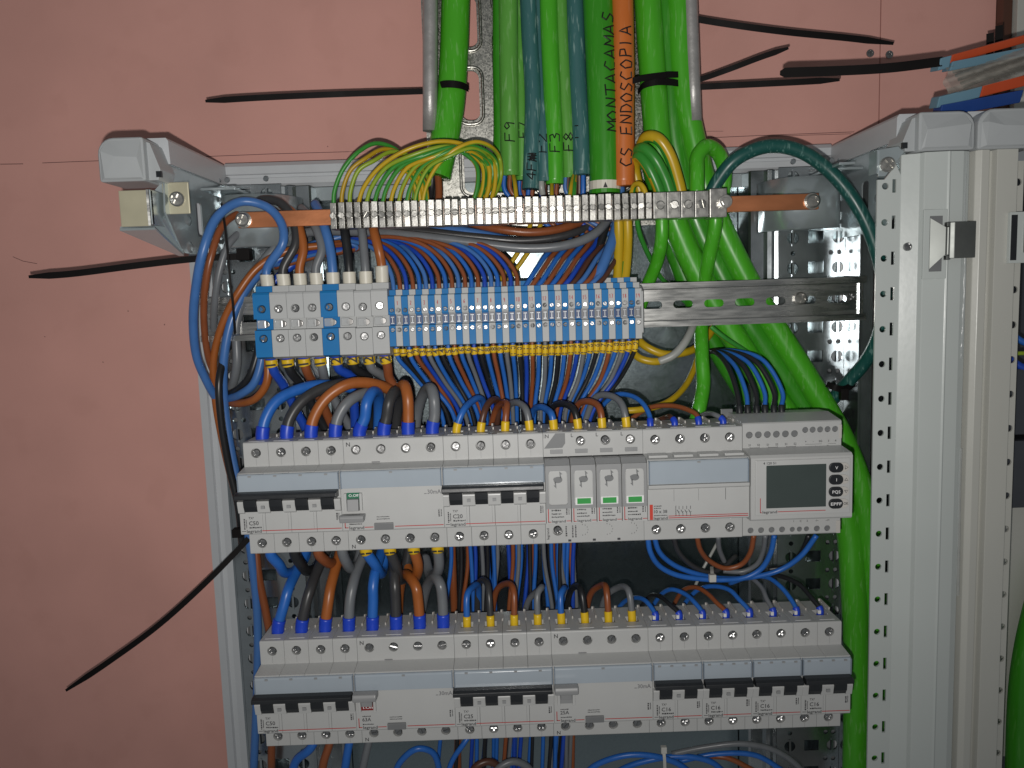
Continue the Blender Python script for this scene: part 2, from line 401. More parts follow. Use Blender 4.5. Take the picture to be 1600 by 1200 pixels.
SC_BUSW = screw_mesh(3.4, 1.6, False, 14); SC_BUSW.materials.append(M['nickel'])
SC_THIN = screw_mesh(1.75, 1.4, False, 10); SC_THIN.materials.append(M['screw_thin'])
SC_BLK = screw_mesh(3.0, 2.0); SC_BLK.materials.append(M['screw'])
SC_BIG = screw_mesh(5.2, 3.0); SC_BIG.materials.append(M['nickel'])
def screw(me, parent, loc, ang=None, name='screw', tilt=.09):
    return shared(name, me, parent, loc, (random.uniform(-tilt, tilt), random.uniform(0, PI) if ang is None else ang, random.uniform(-tilt, tilt)))

# ================================================================== ENCLOSURE FRAME
enc = thing('enclosure', 'open grey metal cabinet frame with galvanised columns around the wiring', 'cabinet', (0, 0, 0))
# rear sheet
me = plate(rect(-262, 262, -380, 236), [], 1.5, FRONT(96.5)); link('rear_panel', me.mesh('rear_panel'), 'galv', enc)
# top rear rail: ridged section
prof = [(80, 241), (80, 246), (82, 246.6), (82, 249), (80, 249.6), (80, 256), (84, 259.5), (96, 260), (96, 238), (84, 238)]
part('rear_rail', MB().prism(prof, -258, 258), 'frame', enc)
part('rear_rail_lip', MB().box(-258, 258, 84, 96, 226, 237.5), 'zinc', enc, bevel=.6)
# rear side posts (grey) with their grooves
for sx in (-1, 1):
    prof = [(289, 70), (282, 68), (281, 71), (276, 71), (275, 66), (268, 64), (266, 68), (262, 70), (262, 100), (289, 100)]
    part('rear_post', MB().prism([(sx*x, y) for x, y in prof], -400, 236, 'z'), 'frame', enc)
# perforated galvanised columns
for sx in (-1, 1):
    holes = []
    z0 = -345
    while z0 < 232:
        if abs(z0-128) > 1e9: pass
        k = 0
        kh = circ(218, z0, 5.0, 14); holes.append(kh)
        holes.append(rect(231, 244, z0-4.5, z0+5.5)); holes.append(circ(256, z0, 5.0, 14))
        holes.append(circ(218, z0+12.5, 2.1, 8)); holes.append(circ(250, z0+12.5, 2.1, 8)); holes.append(circ(257, z0+12.5, 2.1, 8))
        z0 += 25
    pl = plate(rect(206, 266 if sx < 0 else 286, -380, 238), holes, 1.6, lambda u, v, w: (sx*u, 62+w, v))
    colm = link('column_face', pl.mesh('column_face'), 'galv_dark', enc)
    z0 = -345
    while z0 < 232:
        for xs in (218, 256):
            q = MB().box(min(sx*(xs-.9), sx*(xs+.9)), max(sx*(xs-.9), sx*(xs+.9)), 61.2, 64.2, z0-6.5, z0+6.5); part('slot_bar', q, 'galv_dark', colm)
        z0 += 25
    # folded inner flange with two bright ridges
    prof = [(182, 66), (183.5, 64), (194, 64), (196, 60), (199, 58.5), (201, 61), (203, 63), (205.6, 62), (205.6, 64.5), (202, 66), (199, 62), (197, 63), (195, 67), (184, 67), (184, 94), (182, 94)]
    part('column_fold', MB().prism([(sx*x, y) for x, y in prof], -380, 236, 'z'), 'galv_dark', enc)
    part('column_side', MB().box(*((-268, -266.2) if sx < 0 else (262, 263.6)), 62 if sx < 0 else 34, 94 if sx < 0 else 61.5, -380, 238), 'galv_dark', enc)
    # side plate of the corner
    sp = plate([(-18, 179), (78, 179), (78, 240), (-40, 240), (-44, 206)], [stad(18, 206, 12, 26, 3)], 1.2, lambda u, v, w: (sx*(258+w), u, v))
    g = link('gusset_plate', sp.mesh('gusset_plate'), 'zinc', enc)
    for z in (184, 204):
        q = MB()
        n = 12; vs = [(sx*256.0, -5, z)]+[(sx*258.05, -5+7*math.cos(2*PI*i/n), z+4.5*math.sin(2*PI*i/n)) for i in range(n)]
        q.add(vs, [(0, i+1, (i+1) % n+1) for i in range(n)]); link('dimple', q.mesh('dimple'), 'zinc', g, smooth=True)
    # bracket below the busbar end
    part('bar_bracket', MB().prism([(sx*189, 61.5), (sx*192, 52), (sx*195, 44), (sx*198.5, 37), (sx*203, 32), (sx*209, 29), (sx*218, 27.4), (sx*230, 27), (sx*239, 28.5), (sx*245, 33), (sx*249, 42), (sx*252, 61.5)], 186, 226, 'z'), 'zinc', enc, smooth=True)
    part('bracket_ledge', MB().box(min(sx*252, sx*226), max(sx*252, sx*226), 8, 61, 227, 229), 'zinc', enc, bevel=.4)
# side rails running back from the corners
for sx in (-1, 1):
    prof = [(256, 240), (256.5, 256), (258, 258), (290, 258), (293, 254), (293, 244), (288, 240), (288, 243), (262, 243), (262, 240)]
    part('side_rail', MB().prism([(sx*x, z) for x, z in prof], -34, 80, 'y'), 'frame', enc)
    part('rail_web', MB().box(min(sx*259, sx*262), max(sx*259, sx*262), -30, 80, 228, 240), 'frame', enc)
# moulded corner caps
def cap(sx, x0, x1, zt, zb, yf, mt='cap', parent=enc):
    """x0 inner, x1 outer, rounded outer top corner; a raised wedge facet on the front"""
    R = 11; pr = [(x0, zb), (x0, zt)]
    pr += [(x1-R+R*math.sin(a), zt-R+R*math.cos(a)) for a in [PI/2*i/6 for i in range(7)]]
    pr += [(x1, zb)]
    o = part('corner_cap', MB().prism([(sx*x, z) for x, z in pr], yf+4, yf+40, 'y'), mt, parent, bevel=2.2, seg=3)
    o.data.polygons.foreach_set('use_smooth', [False]*len(o.data.polygons))
    w = x1-x0
    # two facets meeting in a bent ridge: the upper one leans back, the lower one stands forward
    f = MB(); e = yf+4.05
    A = [(x0+.04*w, zt-1.8), (x1-.20*w, zt-2.2), (x1-.06*w, zt-9), (x1-.05*w, zb+1.2), (x0+.04*w, zb+1.2)]
    Rg = [(x0+.10*w, zb+.52*(zt-zb)), (x0+.58*w, zb+.55*(zt-zb)), (x1-.13*w, zt-9.5)]
    Lw = [(x0+.08*w, zb+2.2), (x1-.14*w, zb+2.4)]
    vs = [(sx*x, e, z) for x, z in A]+[(sx*x, yf+.2, z) for x, z in Rg]+[(sx*x, yf+2.6, z) for x, z in Lw]
    f.add(vs, [(0, 1, 7, 6, 5), (1, 2, 7), (2, 3, 9, 7), (3, 4, 8, 9), (4, 0, 5, 8), (5, 6, 9, 8), (6, 7, 9)])
    part('cap_facet', f, mt, o)
    # inner clip wall
    part('cap_clip', MB().prism([(sx*(x0-8), zb+8), (sx*(x0-2), zt-3), (sx*(x0+1), zt-2), (sx*(x0+1), zb+1), (sx*(x0-6), zb+1)], yf+10, yf+34, 'y'), mt, o, bevel=.5)
    part('cap_slot', MB().box(min(sx*(x0-8.4), sx*(x0-5)), max(sx*(x0-8.4), sx*(x0-5)), yf+9.5, yf+12, zb+3, zb+7), 'black_plastic', o)
    return o
cap(-1, 263, 294, 254, 225, -64); cap(1, 262, 300.5, 255, 229, -58)
# left corner: cut-off bracket with passivated faces
part('stub_bracket', MB().box(-282, -263, -60, -58.5, 195, 219), 'passivated', enc, bevel=.5)
part('stub_side', MB().box(-262.8, -261, -59, -36, 196, 219.5), 'zinc', enc, bevel=.6)
part('stub_edge', MB().prism([(-263.5, -60), (-262, -59.6), (-261, -58), (-261, -56), (-263.5, -56)], 195.2, 219.2, 'z'), 'rail', enc)
tabp = part('bolt_tab', MB().box(-262, -243.5, -37, -35.5, 205, 227), 'passivated', enc, bevel=1.2)
screw(SC_BIG, tabp, (-251.5, -40, 215), .5, 'bolt')
part('lower_flange', MB().add([(-286, -54, 194.6), (-262, -54, 194.6), (-258.2, -17, 178.6), (-262, -17, 178.6), (-286, -54, 193), (-262, -54, 193), (-258.2, -17, 177), (-262, -17, 177)],
     [(0, 1, 2, 3), (7, 6, 5, 4), (0, 4, 5, 1), (1, 5, 6, 2), (2, 6, 7, 3), (3, 7, 4, 0)]), 'zinc', enc)
part('front_flange', MB().add([(-286, -54, 195), (-262.5, -36, 227), (-258.3, -17, 179), (-258.2, -36, 206), (-261, -44, 200)], [(0, 4, 3, 1), (0, 2, 4), (4, 2, 3)]), 'zinc', enc)
# right corner: lug with a bolt
lug = part('bolt_tab', MB().prism([(238, 214), (238, 232), (252, 234), (256, 230), (243, 214)], -46.4, -44.8, 'y'), 'zinc', enc, bevel=.5)
screw(SC_BIG, lug, (243.5, -49.5, 221.5), .8, 'bolt')
part('lug_lip', MB().box(237, 238.2, -46, -34, 216, 232), 'zinc', enc)
part('lug_rib', MB().box(226, 238, -10, 28, 228, 230), 'zinc', enc, bevel=.4)

# front right post: perforated flange + folded profile
post = link('front_post', MB().prism([(255.2, -43.5), (266, -48), (267.5, -51.5), (282.6, -53.2), (283.6, -54.0), (284.8, -53.2), (294, -52.2), (299.5, -49.5), (300.6, -44), (300.6, 30), (297, 30), (297, -38), (270, -40), (255.2, -41)], -400, 228.6, 'z').mesh('front_post', .5), 'post', enc)
holes = []; z = 207.5
while z > -395:
    holes.append(circ(244.6, z, 2.35, 16)); holes.append(rect(249.6, 252.2, z-4.6, z+4.6)); z -= 25
pl = plate([(239, -398), (255.6, -398), (255.6, 214), (252, 222), (244, 212), (239, 212)], holes, 1.6, FRONT(-43.2))
link('post_flange', pl.mesh('post_flange'), 'post', enc)
part('side_panel', MB().box(297.2, 300.4, 30.5, 103, -400, 228), 'galv_dark', enc, bevel=.3)
# latch strike plate
lat = part('latch_plate', MB().box(266.5, 283, -54.2, -52.4, 142, 189.5), 'post', enc, bevel=.4)
part('latch_recess', MB().box(270.6, 279.4, -54.4, -53.9, 147, 185), 'dark_grey', lat)
part('latch_tongue', MB().add([(270.8, -54.6, 183.5), (280, -58.5, 176.5), (280, -58.5, 159), (270.8, -54.6, 149), (270.8, -53.9, 183.5), (280, -57.4, 176.5), (280, -57.4, 159), (270.8, -53.9, 149)],
     [(0, 1, 2, 3), (7, 6, 5, 4), (0, 4, 5, 1), (1, 5, 6, 2), (2, 6, 7, 3), (3, 7, 4, 0)]), 'latch', lat)
part('latch_hook', MB().cyl((281.2, -58.3, 158), 1.7, 19, 'z', 10).prism([(281.5, -60), (284, -61.5), (299, -60.5), (299, -58.8), (284, -59.2), (281.5, -58)], 155.5, 180, 'z'), 'latch', lat, bevel=.4)
for z in (154.6, 177.2): part('latch_ear', MB().box(279.6, 282.4, -60, -56, z, z+3), 'latch', lat, bevel=.5)
screw(SC_POZ, post, (259.8, -47.4, 165), .3, 'bolt')
# the neighbouring cabinet
enc2 = thing('enclosure', 'neighbouring grey cabinet frame at the right edge of the picture', 'cabinet', (0, 0, 0))
link('front_post', MB().prism([(302.6, 30), (302.6, -44), (303.8, -49), (307, -51.5), (312.5, -51), (314, -46.5), (316.6, -46), (317.6, -51.6), (332.6, -50.6), (333.6, -47), (333.6, -40), (330, -38), (306, -40), (306, 30)], -400, 229, 'z').mesh('front_post', .4), 'post2', enc2)
holes = []; z = 207.5
while z > -395: holes.append(circ(338.6, z, 2.6, 14)); z -= 25
pl = plate(rect(330.5, 342.4, -398, 222), holes, 1.4, FRONT(-42))
link('post_flange', pl.mesh('post_flange'), 'post2', enc2)
cap(-1, -341, -303, 256, 229, -57, 'cap', enc2)
l2 = part('latch_plate', MB().box(326.5, 341, -54, -50.8, 151, 186), 'post', enc2, bevel=.4)
part('latch_slot', MB().box(327.2, 331.4, -54.3, -53.8, 153, 184), 'black_plastic', l2)
part('latch_hook', MB().prism([(336, -56), (340, -59), (352, -58), (352, -56.4), (340, -57), (336, -54)], 158, 180, 'z'), 'latch', l2, bevel=.4)
link('rear_panel', plate(rect(340, 640, -380, 236), [], 1.5, FRONT(96.5)).mesh('rear_panel'), 'shaded_interior', enc2)  # sheet coloured dark to stand in for shade inside this cabinet
part('side_rail', MB().prism([(303, 240), (303, 257), (345, 257), (345, 240)], -40, 80, 'y'), 'frame', enc2)
part('device_box', MB().box(337, 420, 6, 60, 18, 70), 'shaded_interior', enc2, bevel=1)
part('device_box', MB().box(337, 420, 2, 60, -40, 14), 'shaded_interior', enc2, bevel=1)
part('white_plate', MB().box(337, 420, 20, 22, -260, -40), 'post2', enc2, bevel=.5)
part('cover_sheet', MB().prism([(336, 232), (346, 252), (420, 260), (420, 206), (345, 205)], -52, -48, 'y'), 'bag', enc2, bevel=1)

# ================================================================== CABLE TRAY
tray = thing('cable_tray', 'galvanised perforated cable tray coming down the wall above the cabinet', 'cable tray', (26, 76, 300))
TX0, TX1 = -85, 138
holes = []; rims = []
cx0 = at(735, 150, 76).x; zc = at(735, 150, 76).z
for k in range(-1, 6):
    for j in range(-2, 4):
        x = cx0+k*31; zz = zc+j*59+(29 if k % 2 else 0)
        if TX0+12 < x < TX1-12 and 232 < zz < 455:
            holes.append(stad(x, zz, 15, 40, 6)); rims.append((x, zz))
mid = at(740, 222, 76); holes.append(circ(mid.x-.0, mid.z-4, 6, 12))
pl = plate(rect(TX0, TX1, 196, 480), holes, 1.2, FRONT(76))
link('tray_bottom', pl.mesh('tray_bottom'), 'tray', tray, (-26, -76, -300))
for x, zz in rims:
    lp = [Vector((a, 75.6, b)) for a, b in stad(x, zz, 21, 46, 8)]; lp.append(lp[0])
    q = MB(); tube(q, lp, 1.5, 6, caps=False); link('slot_rim', q.mesh('slot_rim', fixn=False), 'tray', tray, (-26, -76, -300), smooth=True)
for x0, x1, zb, tilt in ((TX0+3, at(672, 0, 45).x, 272.8, 0), (TX1-2, at(1078, 0, 45).x, 273.7, 0)):
    zb_px = at(672, 205, 45) if x0 < 0 else at(1085, 190, 45)
    top = at(672, -60, 45) if x0 < 0 else at(1076, -60, 45)
    q = MB().add([(zb_px.x, 45, zb_px.z), (top.x, 45, top.z), (top.x, 77, top.z), (zb_px.x, 77, zb_px.z), (zb_px.x+1.2, 45, zb_px.z), (top.x+1.2, 45, top.z), (top.x+1.2, 77, top.z), (zb_px.x+1.2, 77, zb_px.z)],
                 [(0, 1, 2, 3), (7, 6, 5, 4), (0, 4, 5, 1), (1, 5, 6, 2), (2, 6, 7, 3), (3, 7, 4, 0)])
    w = link('tray_side', q.mesh('tray_side'), 'tube', tray, (-26, -76, -300))
    q = MB(); d = (top-zb_px)
    tube(q, [zb_px+d*t for t in (0, .25, .5, .75, 1)], 5.9, 16)
    e = link('rolled_edge', q.mesh('rolled_edge', fixn=False), 'tube', w); e.data.polygons.foreach_set('use_smooth', [len(p.vertices) == 4 for p in e.data.polygons])

# ================================================================== RAILS
def din_rail(label, x0, x1, z, y, slots=True):
    root = thing('din_rail', label, 'rail', ((x0+x1)/2, y, z), 'mounting rails in the cabinet')
    w = (x1-x0)/2
    holes = [stad(-w+14+25*i, 0, 16, 6.2, 3.1) for i in range(int((2*w-20)/25)+1)]
    pl = plate(rect(-w, w, -12.5, 12.5), holes, 1.2, FRONT(6.3)); link('web', pl.mesh('web'), 'rail', root)
    for s in (-1, 1):
        prof = [(7.5, s*12.3), (7.4, s*13.6), (1.2, s*13.7), (1.2, s*17.5), (0, s*17.5), (0, s*13.0), (.4, s*12.3), (6.3, s*12.2)]
        part('lip', MB().prism(prof, -w, w), 'rail', root)
    return root
rail_t = din_rail('slotted steel mounting rail carrying the terminal blocks, bare at its right end', -269, 266, 128.7, 30)
scr = at(1252, 466, 33); screw(SC_BIG, rail_t, (scr.x+1.5, 3, scr.z-128.7), .4, 'bolt')
scr = at(1330, 464, 34); screw(SC_POZ, rail_t, (scr.x+1.5, 4.5, scr.z-128.7), .2, 'bolt')
din_rail('steel mounting rail behind the upper row of breakers', -221, 219, 0, 0)
din_rail('steel mounting rail behind the lower row of breakers', -219, 221, -149.3, 0)
din_rail('steel mounting rail behind the cropped bottom wiring', -221, 221, -298, 0)

# ================================================================== EARTH BUSBAR
bus = thing('earth_busbar', 'copper earth bar lined with nickel screw clamps below the tray cables', 'busbar', (0, 10, 204.3))
part('bar', MB().box(-226, 219, 0, 4, -6, 6), 'copper', bus, bevel=.5)
for x in (-221.5, 213.5):
    wsh = part('washer', MB().cyl((x, -1.4, 0), 6.2, 1.4, 'y', 24), 'nickel', bus, bevel=.25)
    screw(SC_BIG, wsh, (x, -4.2, 0), .4, 'bolt')
x0, x1 = at(515, 338, 2).x, at(1021, 320, 2).x; NC = 40; pit = (x1-x0)/NC
cm = MB().prism([(-2.1, -8), (2.1, -8), (2.3, -7), (3.0, 1), (3.0, 9), (-3.0, 9), (-3.0, 1), (-2.3, -7)], -9.6, 9.6, 'z').box(-pit/2+.05, pit/2-.05, -1.2, 8.8, -9.2, 9.2)
for z in (-6.7, 6.7): cm.cyl((0, -8.25, z), .75, .3, 'y', 8)
CL = scale_mesh(cm.mesh('clamp', .25)); CL.materials.append(M['nickel'])
for i in range(NC):
    c = shared('clamp', CL, bus, (x0+pit*(i+.5), 0, random.uniform(-.25, .25)), (0, random.uniform(-.012, .012), random.uniform(-.05, .05)))
    screw(SC_BUS, c, (0, -9.3, 0))
xw = x1; ww = (at(1108, 318, 2).x-x1)/4
cw = MB().box(-ww/2+.15, ww/2-.15, -7.5, 9, -9.8, 9.8); CW = scale_mesh(cw.mesh('clamp', .5)); CW.materials.append(M['nickel'])
for i in range(4):
    c = shared('clamp', CW, bus, (xw+ww*(i+.5), 0, 0)); screw(SC_BUSW, c, (0, -8.9, 0))
xe = xw+4*ww; ce = part('clamp', MB().box(0, 13, -9, 9, -10.5, 11), 'nickel', bus, (xe+.3, 0, 0), bevel=.6)
part('bolt', MB().cyl((11, -13, .8), 5.0, 4, 'y', 22).cyl((11, -13.6, .8), 3.4, 1, 'y', 6), 'nickel', ce, bevel=.3)

# ================================================================== TERMINAL BLOCKS
TXL, TXR = at(397, 508, -12).x, at(1003, 490, -12).x
tot = TXR-TXL; k = tot/(8*26.25+38*10.42); WB, WT = 26.25*k, 10.42*k; TZ = 124.2
def big_mesh(w):
    pr = [(-12, -24), (-12, -4), (-6, -3.6), (-5, 4.4), (-12, 4.6), (-12, 22.5), (-11, 24), (-3, 24.4), (-2.4, 29), (16, 29.5), (18, 23), (30, 18), (30, -18), (18, -23), (14, -27), (-4, -26)]
    mb = MB().prism(pr, .12, w-.12)
    for z in (-14.8, -17.2, -19.6): mb.box(.3, w-.3, -12.25, -12, z-.28, z+.28)
    for z in (18.2, 20.2): mb.box(.3, w-.3, -12.25, -12, z-.25, z+.25)
    ct = MB()
    for z in (11.9, -10.2): ct.cyl((w/2, -14, z), 3.3, 4, 'y', 14)
    return cut(mb, ct)
def thin_mesh(w):
    pr = [(-12, -19), (-12, -3.8), (-7, -3.4), (-7, 4.6), (-12, 4.9), (-12, 18), (-11.4, 18.6), (-3, 19), (-2.6, 23), (9, 23.4), (9.4, 27), (20, 27.2), (22, 18), (30, 17), (30, -17), (20, -18), (14, -20), (-4, -20)]
    mb = MB().prism(pr, .1, w-.1)
    for z in (-11.5, -13.5, -15.5): mb.box(.15, w-.15, -12.2, -12, z-.22, z+.22)
    ct = MB()
    for z in (7.9, -6.8): ct.cyl((w/2, -14, z), 1.95, 3.4, 'y', 10)
    return cut(mb, ct)
def painted(me, mt): me = me.copy(); me.materials.clear(); me.materials.append(M[mt]); return me
bm0 = scale_mesh(big_mesh(WB)); BIGB, BIGG = painted(bm0, 'block_blue'), painted(bm0, 'block_grey')
tm0 = scale_mesh(thin_mesh(WT)); THB, THG = painted(tm0, 'block_blue'), painted(tm0, 'block_grey')
jm = MB().box(1.2, WB*.62, -8.5, -5.2, -2.6, 3.6); JM = scale_mesh(jm.mesh('cover', .8)); JM.materials.append(M['clear'])
mtm = MB().cyl((WB*.62, -8.2, .4), 2.5, 2.6, 'y', 12); MT = scale_mesh(mtm.mesh('stud', .3)); MT.materials.append(M['screw_dark'])
NUMW = ['zero', 'one', 'two', 'three', 'four', 'five', 'six', 'seven', 'eight', 'nine', 'ten', 'eleven', 'twelve', 'thirteen', 'fourteen', 'fifteen', 'sixteen', 'seventeen', 'eighteen', 'nineteen']
ordn = ['first', 'second', 'third', 'fourth', 'fifth', 'sixth', 'seventh', 'eighth']
for i in range(8):
    blue = i in (0, 4)
    r = thing('terminal_block', '%s wide %s terminal block, %s from the left of the block strip' % ('blue' if blue else 'grey', 'blue' if blue else 'grey', ordn[i]) if not blue else
              ('blue wide terminal block at the left end of the block strip' if i == 0 else 'blue wide terminal block between grey ones, fifth from the left'), 'terminal block',
              (TXL+WB*i, 0, TZ-.6*(i > 5)+.5*(i > 6)), 'wide terminal blocks')
    if not blue: r['label'] = 'grey wide terminal block, %s block from the left of the strip' % ordn[i]
    b = shared('body', BIGB if blue else BIGG, r)
    screw(SC_BLK, b, (WB/2, -11.0, 11.9), tilt=.05); screw(SC_BLK, b, (WB/2, -11.0, -10.2), tilt=.05)
    shared('stud', MT, r); shared('cover', JM, r)
jt = MB().box(.4, WT-.4, -8.2, -7.1, -2.9, 4.0).box(WT*.22, WT*.78, -8.9, -8.1, -2.4, -1.4, 1).box(WT*.22, WT*.78, -8.9, -8.1, 2.2, 3.2, 1).box(WT*.42, WT*.60, -9.0, -8.1, -1.6, 2.4, 1)
JT = scale_mesh(jt.mesh('jumper', .15)); JT.materials.append(M['jumper']); JT.materials.append(M['bridge']); JTB = JT.copy(); JTB.materials[0] = M['navy']
XT0 = TXL+8*WB
RED = {}
def tally(i): return i//2+1
STROKES = {'0': [[(0, 0), (1, 0), (1, 2), (0, 2), (0, 0)]], '1': [[(.2, 1.5), (.6, 2), (.6, 0)]], '2': [[(0, 1.6), (.5, 2), (1, 1.5), (0, 0), (1, 0)]],
 '3': [[(0, 1.9), (.8, 2), (.9, 1.3), (.4, 1.05), (1, .7), (.8, 0), (0, .1)]], '4': [[(.7, 0), (.8, 2), (0, .7), (1.1, .7)]], '5': [[(1, 2), (.2, 2), (.1, 1.1), (.8, 1.2), (1, .5), (.6, 0), (0, .1)]],
 '6': [[(.9, 2), (.2, 1), (.1, .3), (.6, 0), (1, .5), (.6, 1), (.15, .7)]], '7': [[(0, 2), (1, 2), (.4, 0)]], '8': [[(.5, 1), (.1, 1.5), (.5, 2), (.9, 1.5), (.5, 1), (0, .5), (.5, 0), (1, .5), (.5, 1)]],
 '9': [[(.9, 1.4), (.4, 1.0), (.1, 1.5), (.5, 2), (.9, 1.6), (.8, 0)]], 'F': [[(0, 0), (.1, 2), (1.1, 2)], [(0, 1.05), (.8, 1.1)]], 'E': [[(1, 2), (.1, 1.9), (0, 0), (1, .1)], [(.05, 1), (.8, 1.05)]],
 'M': [[(0, 0), (.15, 2), (.6, .8), (1.1, 2), (1.2, 0)]], 'O': [[(.5, 2), (0, 1.2), (.2, .1), (.8, 0), (1, 1.1), (.5, 2)]], 'N': [[(0, 0), (.1, 2), (.9, .1), (1, 2)]], 'T': [[(.5, 0), (.55, 1.9)], [(-.1, 1.9), (1.2, 2)]],
 'A': [[(0, 0), (.5, 2), (1.1, 0)], [(.2, .7), (.9, .75)]], 'C': [[(1, 1.8), (.5, 2), (0, 1.1), (.3, .1), (1, .15)]], 'S': [[(1, 1.8), (.4, 2), (.1, 1.4), (.9, .7), (.6, 0), (0, .2)]],
 'D': [[(.1, 0), (.1, 2), (.7, 1.8), (1, 1), (.7, .1), (0, 0)]], 'P': [[(.1, 0), (.15, 2), (.9, 1.9), (.9, 1.2), (.1, .95)]], 'I': [[(.3, 0), (.35, 2)]], '|': [[(.3, 0), (.35, 1.2)]],
 '#': [[(0, 0), (.2, 2), (.4, 0), (.6, 2), (.8, 0), (1, 2), (1.1, .2), (0, 1.6), (1.1, 1), (0, .6), (1, .4)]], ' ': []}
for i in range(38):
    blue = i % 2 == 0; nmb = tally(i)
    lab = ('blue thin terminal block just left of the grey one numbered %s' if blue else 'grey thin terminal block with handwritten red number %s') % NUMW[nmb]
    r = thing('terminal_block', lab, 'terminal block', (XT0+WT*i, 0, TZ+random.uniform(-.15, .15)), 'thin terminal blocks')
    b = shared('body', THB if blue else THG, r)
    screw(SC_THIN, b, (WT/2, -11.1, 7.9), tilt=.2); screw(SC_THIN, b, (WT/2, -11.1, -6.8), tilt=.2); shared('jumper', JTB if blue else JT, r)
    if not blue:
        q = MB(); s = str(nmb); h = 1.5
        for c, ch in enumerate(s):
            for st in STROKES[ch]:
                pth = [Vector((WT/2-(.9 if len(s) == 1 else 1.75)+(x*.95+c*1.9)*.9, -12.12, 11.6+z*h)) for x, z in st]
                tube(q, pth, .2, 5)
        link('red_number', q.mesh('red_number', fixn=False), 'red_pen', r)
endp = thing('end_stop', 'grey end plate closing the right end of the thin terminal blocks', 'end stop', (XT0+WT*38, 0, TZ))
part('plate_body', MB().prism([(-9, -15), (-9, 16), (0, 20), (30, 16), (30, -16), (0, -18)], .1, 1.6), 'block_grey', endp, bevel=.2)

# ================================================================== MODULAR DEVICES ON THE TWO ROWS
MW = 18.0; ROWX = {1: -216.0, 2: -214.2}; ROWZ = {1: 0.0, 2: -149.3}
YT, YN, H, NZ = -44.0, -60.6, 41.2, 21.9
PROF = [(-2, H-.5), (-2, 20), (2, 17), (2, -17), (-2, -20), (-2, -H+.5), (YT+.6, -H), (YT, -H+.6), (YT, -NZ-.6), (YN+.8, -NZ), (YN, -NZ+.8), (YN, NZ-1.2), (YN+1.2, NZ+.2), (YT, NZ+1.6), (YT, H-.8), (YT+.8, H)]
def body_mesh(w, nscrew, step, entries=True, er=(4.6, 4.6), hz=33.4, hr=3.55):
    mb = MB().prism(PROF, .08, w-.08); ct = MB()
    for i in range(nscrew):
        x = step*(i+.5)
        for s in (-1, 1):
            ct.cyl((x, YT-2, s*hz), hr, 5.5, 'y', 20)
            ct.box(x-er[0], x+er[0], -31, -21, min(s*(H-9), s*(H+3)), max(s*(H-9), s*(H+3)))
    me = cut(mb, ct)
    bm = bmesh.new(); bm.from_mesh(me)
    es = [e for e in bm.edges if len(e.link_faces) == 2 and e.calc_face_angle(0) > .6]
    bmesh.ops.bevel(bm, geom=es, offset=.16, segments=1, affect='EDGES', clamp_overlap=True)
    bm.to_mesh(me); bm.free(); return scale_mesh(me)
def M_(me, mt): me.materials.append(M[mt]); return me
POLE = M_(body_mesh(MW, 1, MW), 'white')
BODY4 = M_(body_mesh(MW*4, 4, MW), 'white')
FINS = M_(scale_mesh(MB().box(-.5, .5, -21, -3, H-.3, H+1.6).box(-1.6, .5, -4, -2.6, H-.3, H+1.6).mesh('fin', .15)), 'beige')
STRIP = M_(scale_mesh(MB().box(3, 14.5, YT+4.2, YT+4.8, H-.2, H+.12).mesh('top_mark')), 'print_white')
STEM = M_(scale_mesh(MB().prism([(YN-.2, 5), (-66, 5), (-65.4, -1), (-62.6, -5.0), (YN-.2, -5.4)], -4.4, 4.4).mesh('t', .35)), 'black_plastic')
TAB = M_(scale_mesh(MB().prism([(YN+.3, 3), (-64.2, 3), (-64.6, 2), (-63.0, -5.4), (YN+.3, -6.8)], -4.4, 4.4).mesh('t', .3)), 'white2')
TABH = M_(scale_mesh(MB().prism([(YN+.3, 3), (-64.2, 3), (-64.6, 2), (-63.0, -5.4), (YN+.3, -6.8)], 0, 4.3).mesh('t', .3)), 'white2')
RIV = M_(scale_mesh(MB().box(-1.3, 1.3, -65.3, -63.5, -2.4, -.2).mesh('t')), 'mid_grey')
SEAM_A = M_(scale_mesh(bar2(MB(), -.07, .07, NZ+2.5, 29.6, YT-.06).mesh('s', fixn=False)), 'ink_light')
SEAM_B = M_(scale_mesh(bar2(MB(), -.07, .07, -H+1, -37.2, YT-.06).mesh('s', fixn=False)), 'ink_light')
SEAM_C = M_(scale_mesh(bar2(MB(), 0, .14, -19.0, -7.0, YN-.08).mesh('s', fixn=False)), 'ink_light')
def root_of(row, m0, label, cat='circuit breaker', name='circuit_breaker', group=None):
    return thing(name, label, cat, (ROWX[row]+MW*m0, 0, ROWZ[row]), group)
def tiny(mb, x, z, w, h, y):
    """a line of print too small to read, as short dashes"""
    xx = x
    while xx < x+w:
        l = random.uniform(.5, 1.1)*h; bar2(mb, xx, min(x+w, xx+l), z+random.uniform(0, .25)*h, z+h*random.uniform(.7, 1), y); xx += l+.25*h
def tinyv(mb, x, z, w, h, y):
    zz = z
    while zz < z+h:
        l = random.uniform(.5, 1.1)*w; bar2(mb, x, x+w*random.uniform(.7, 1), zz, min(z+h, zz+l), y); zz += l+.3*w
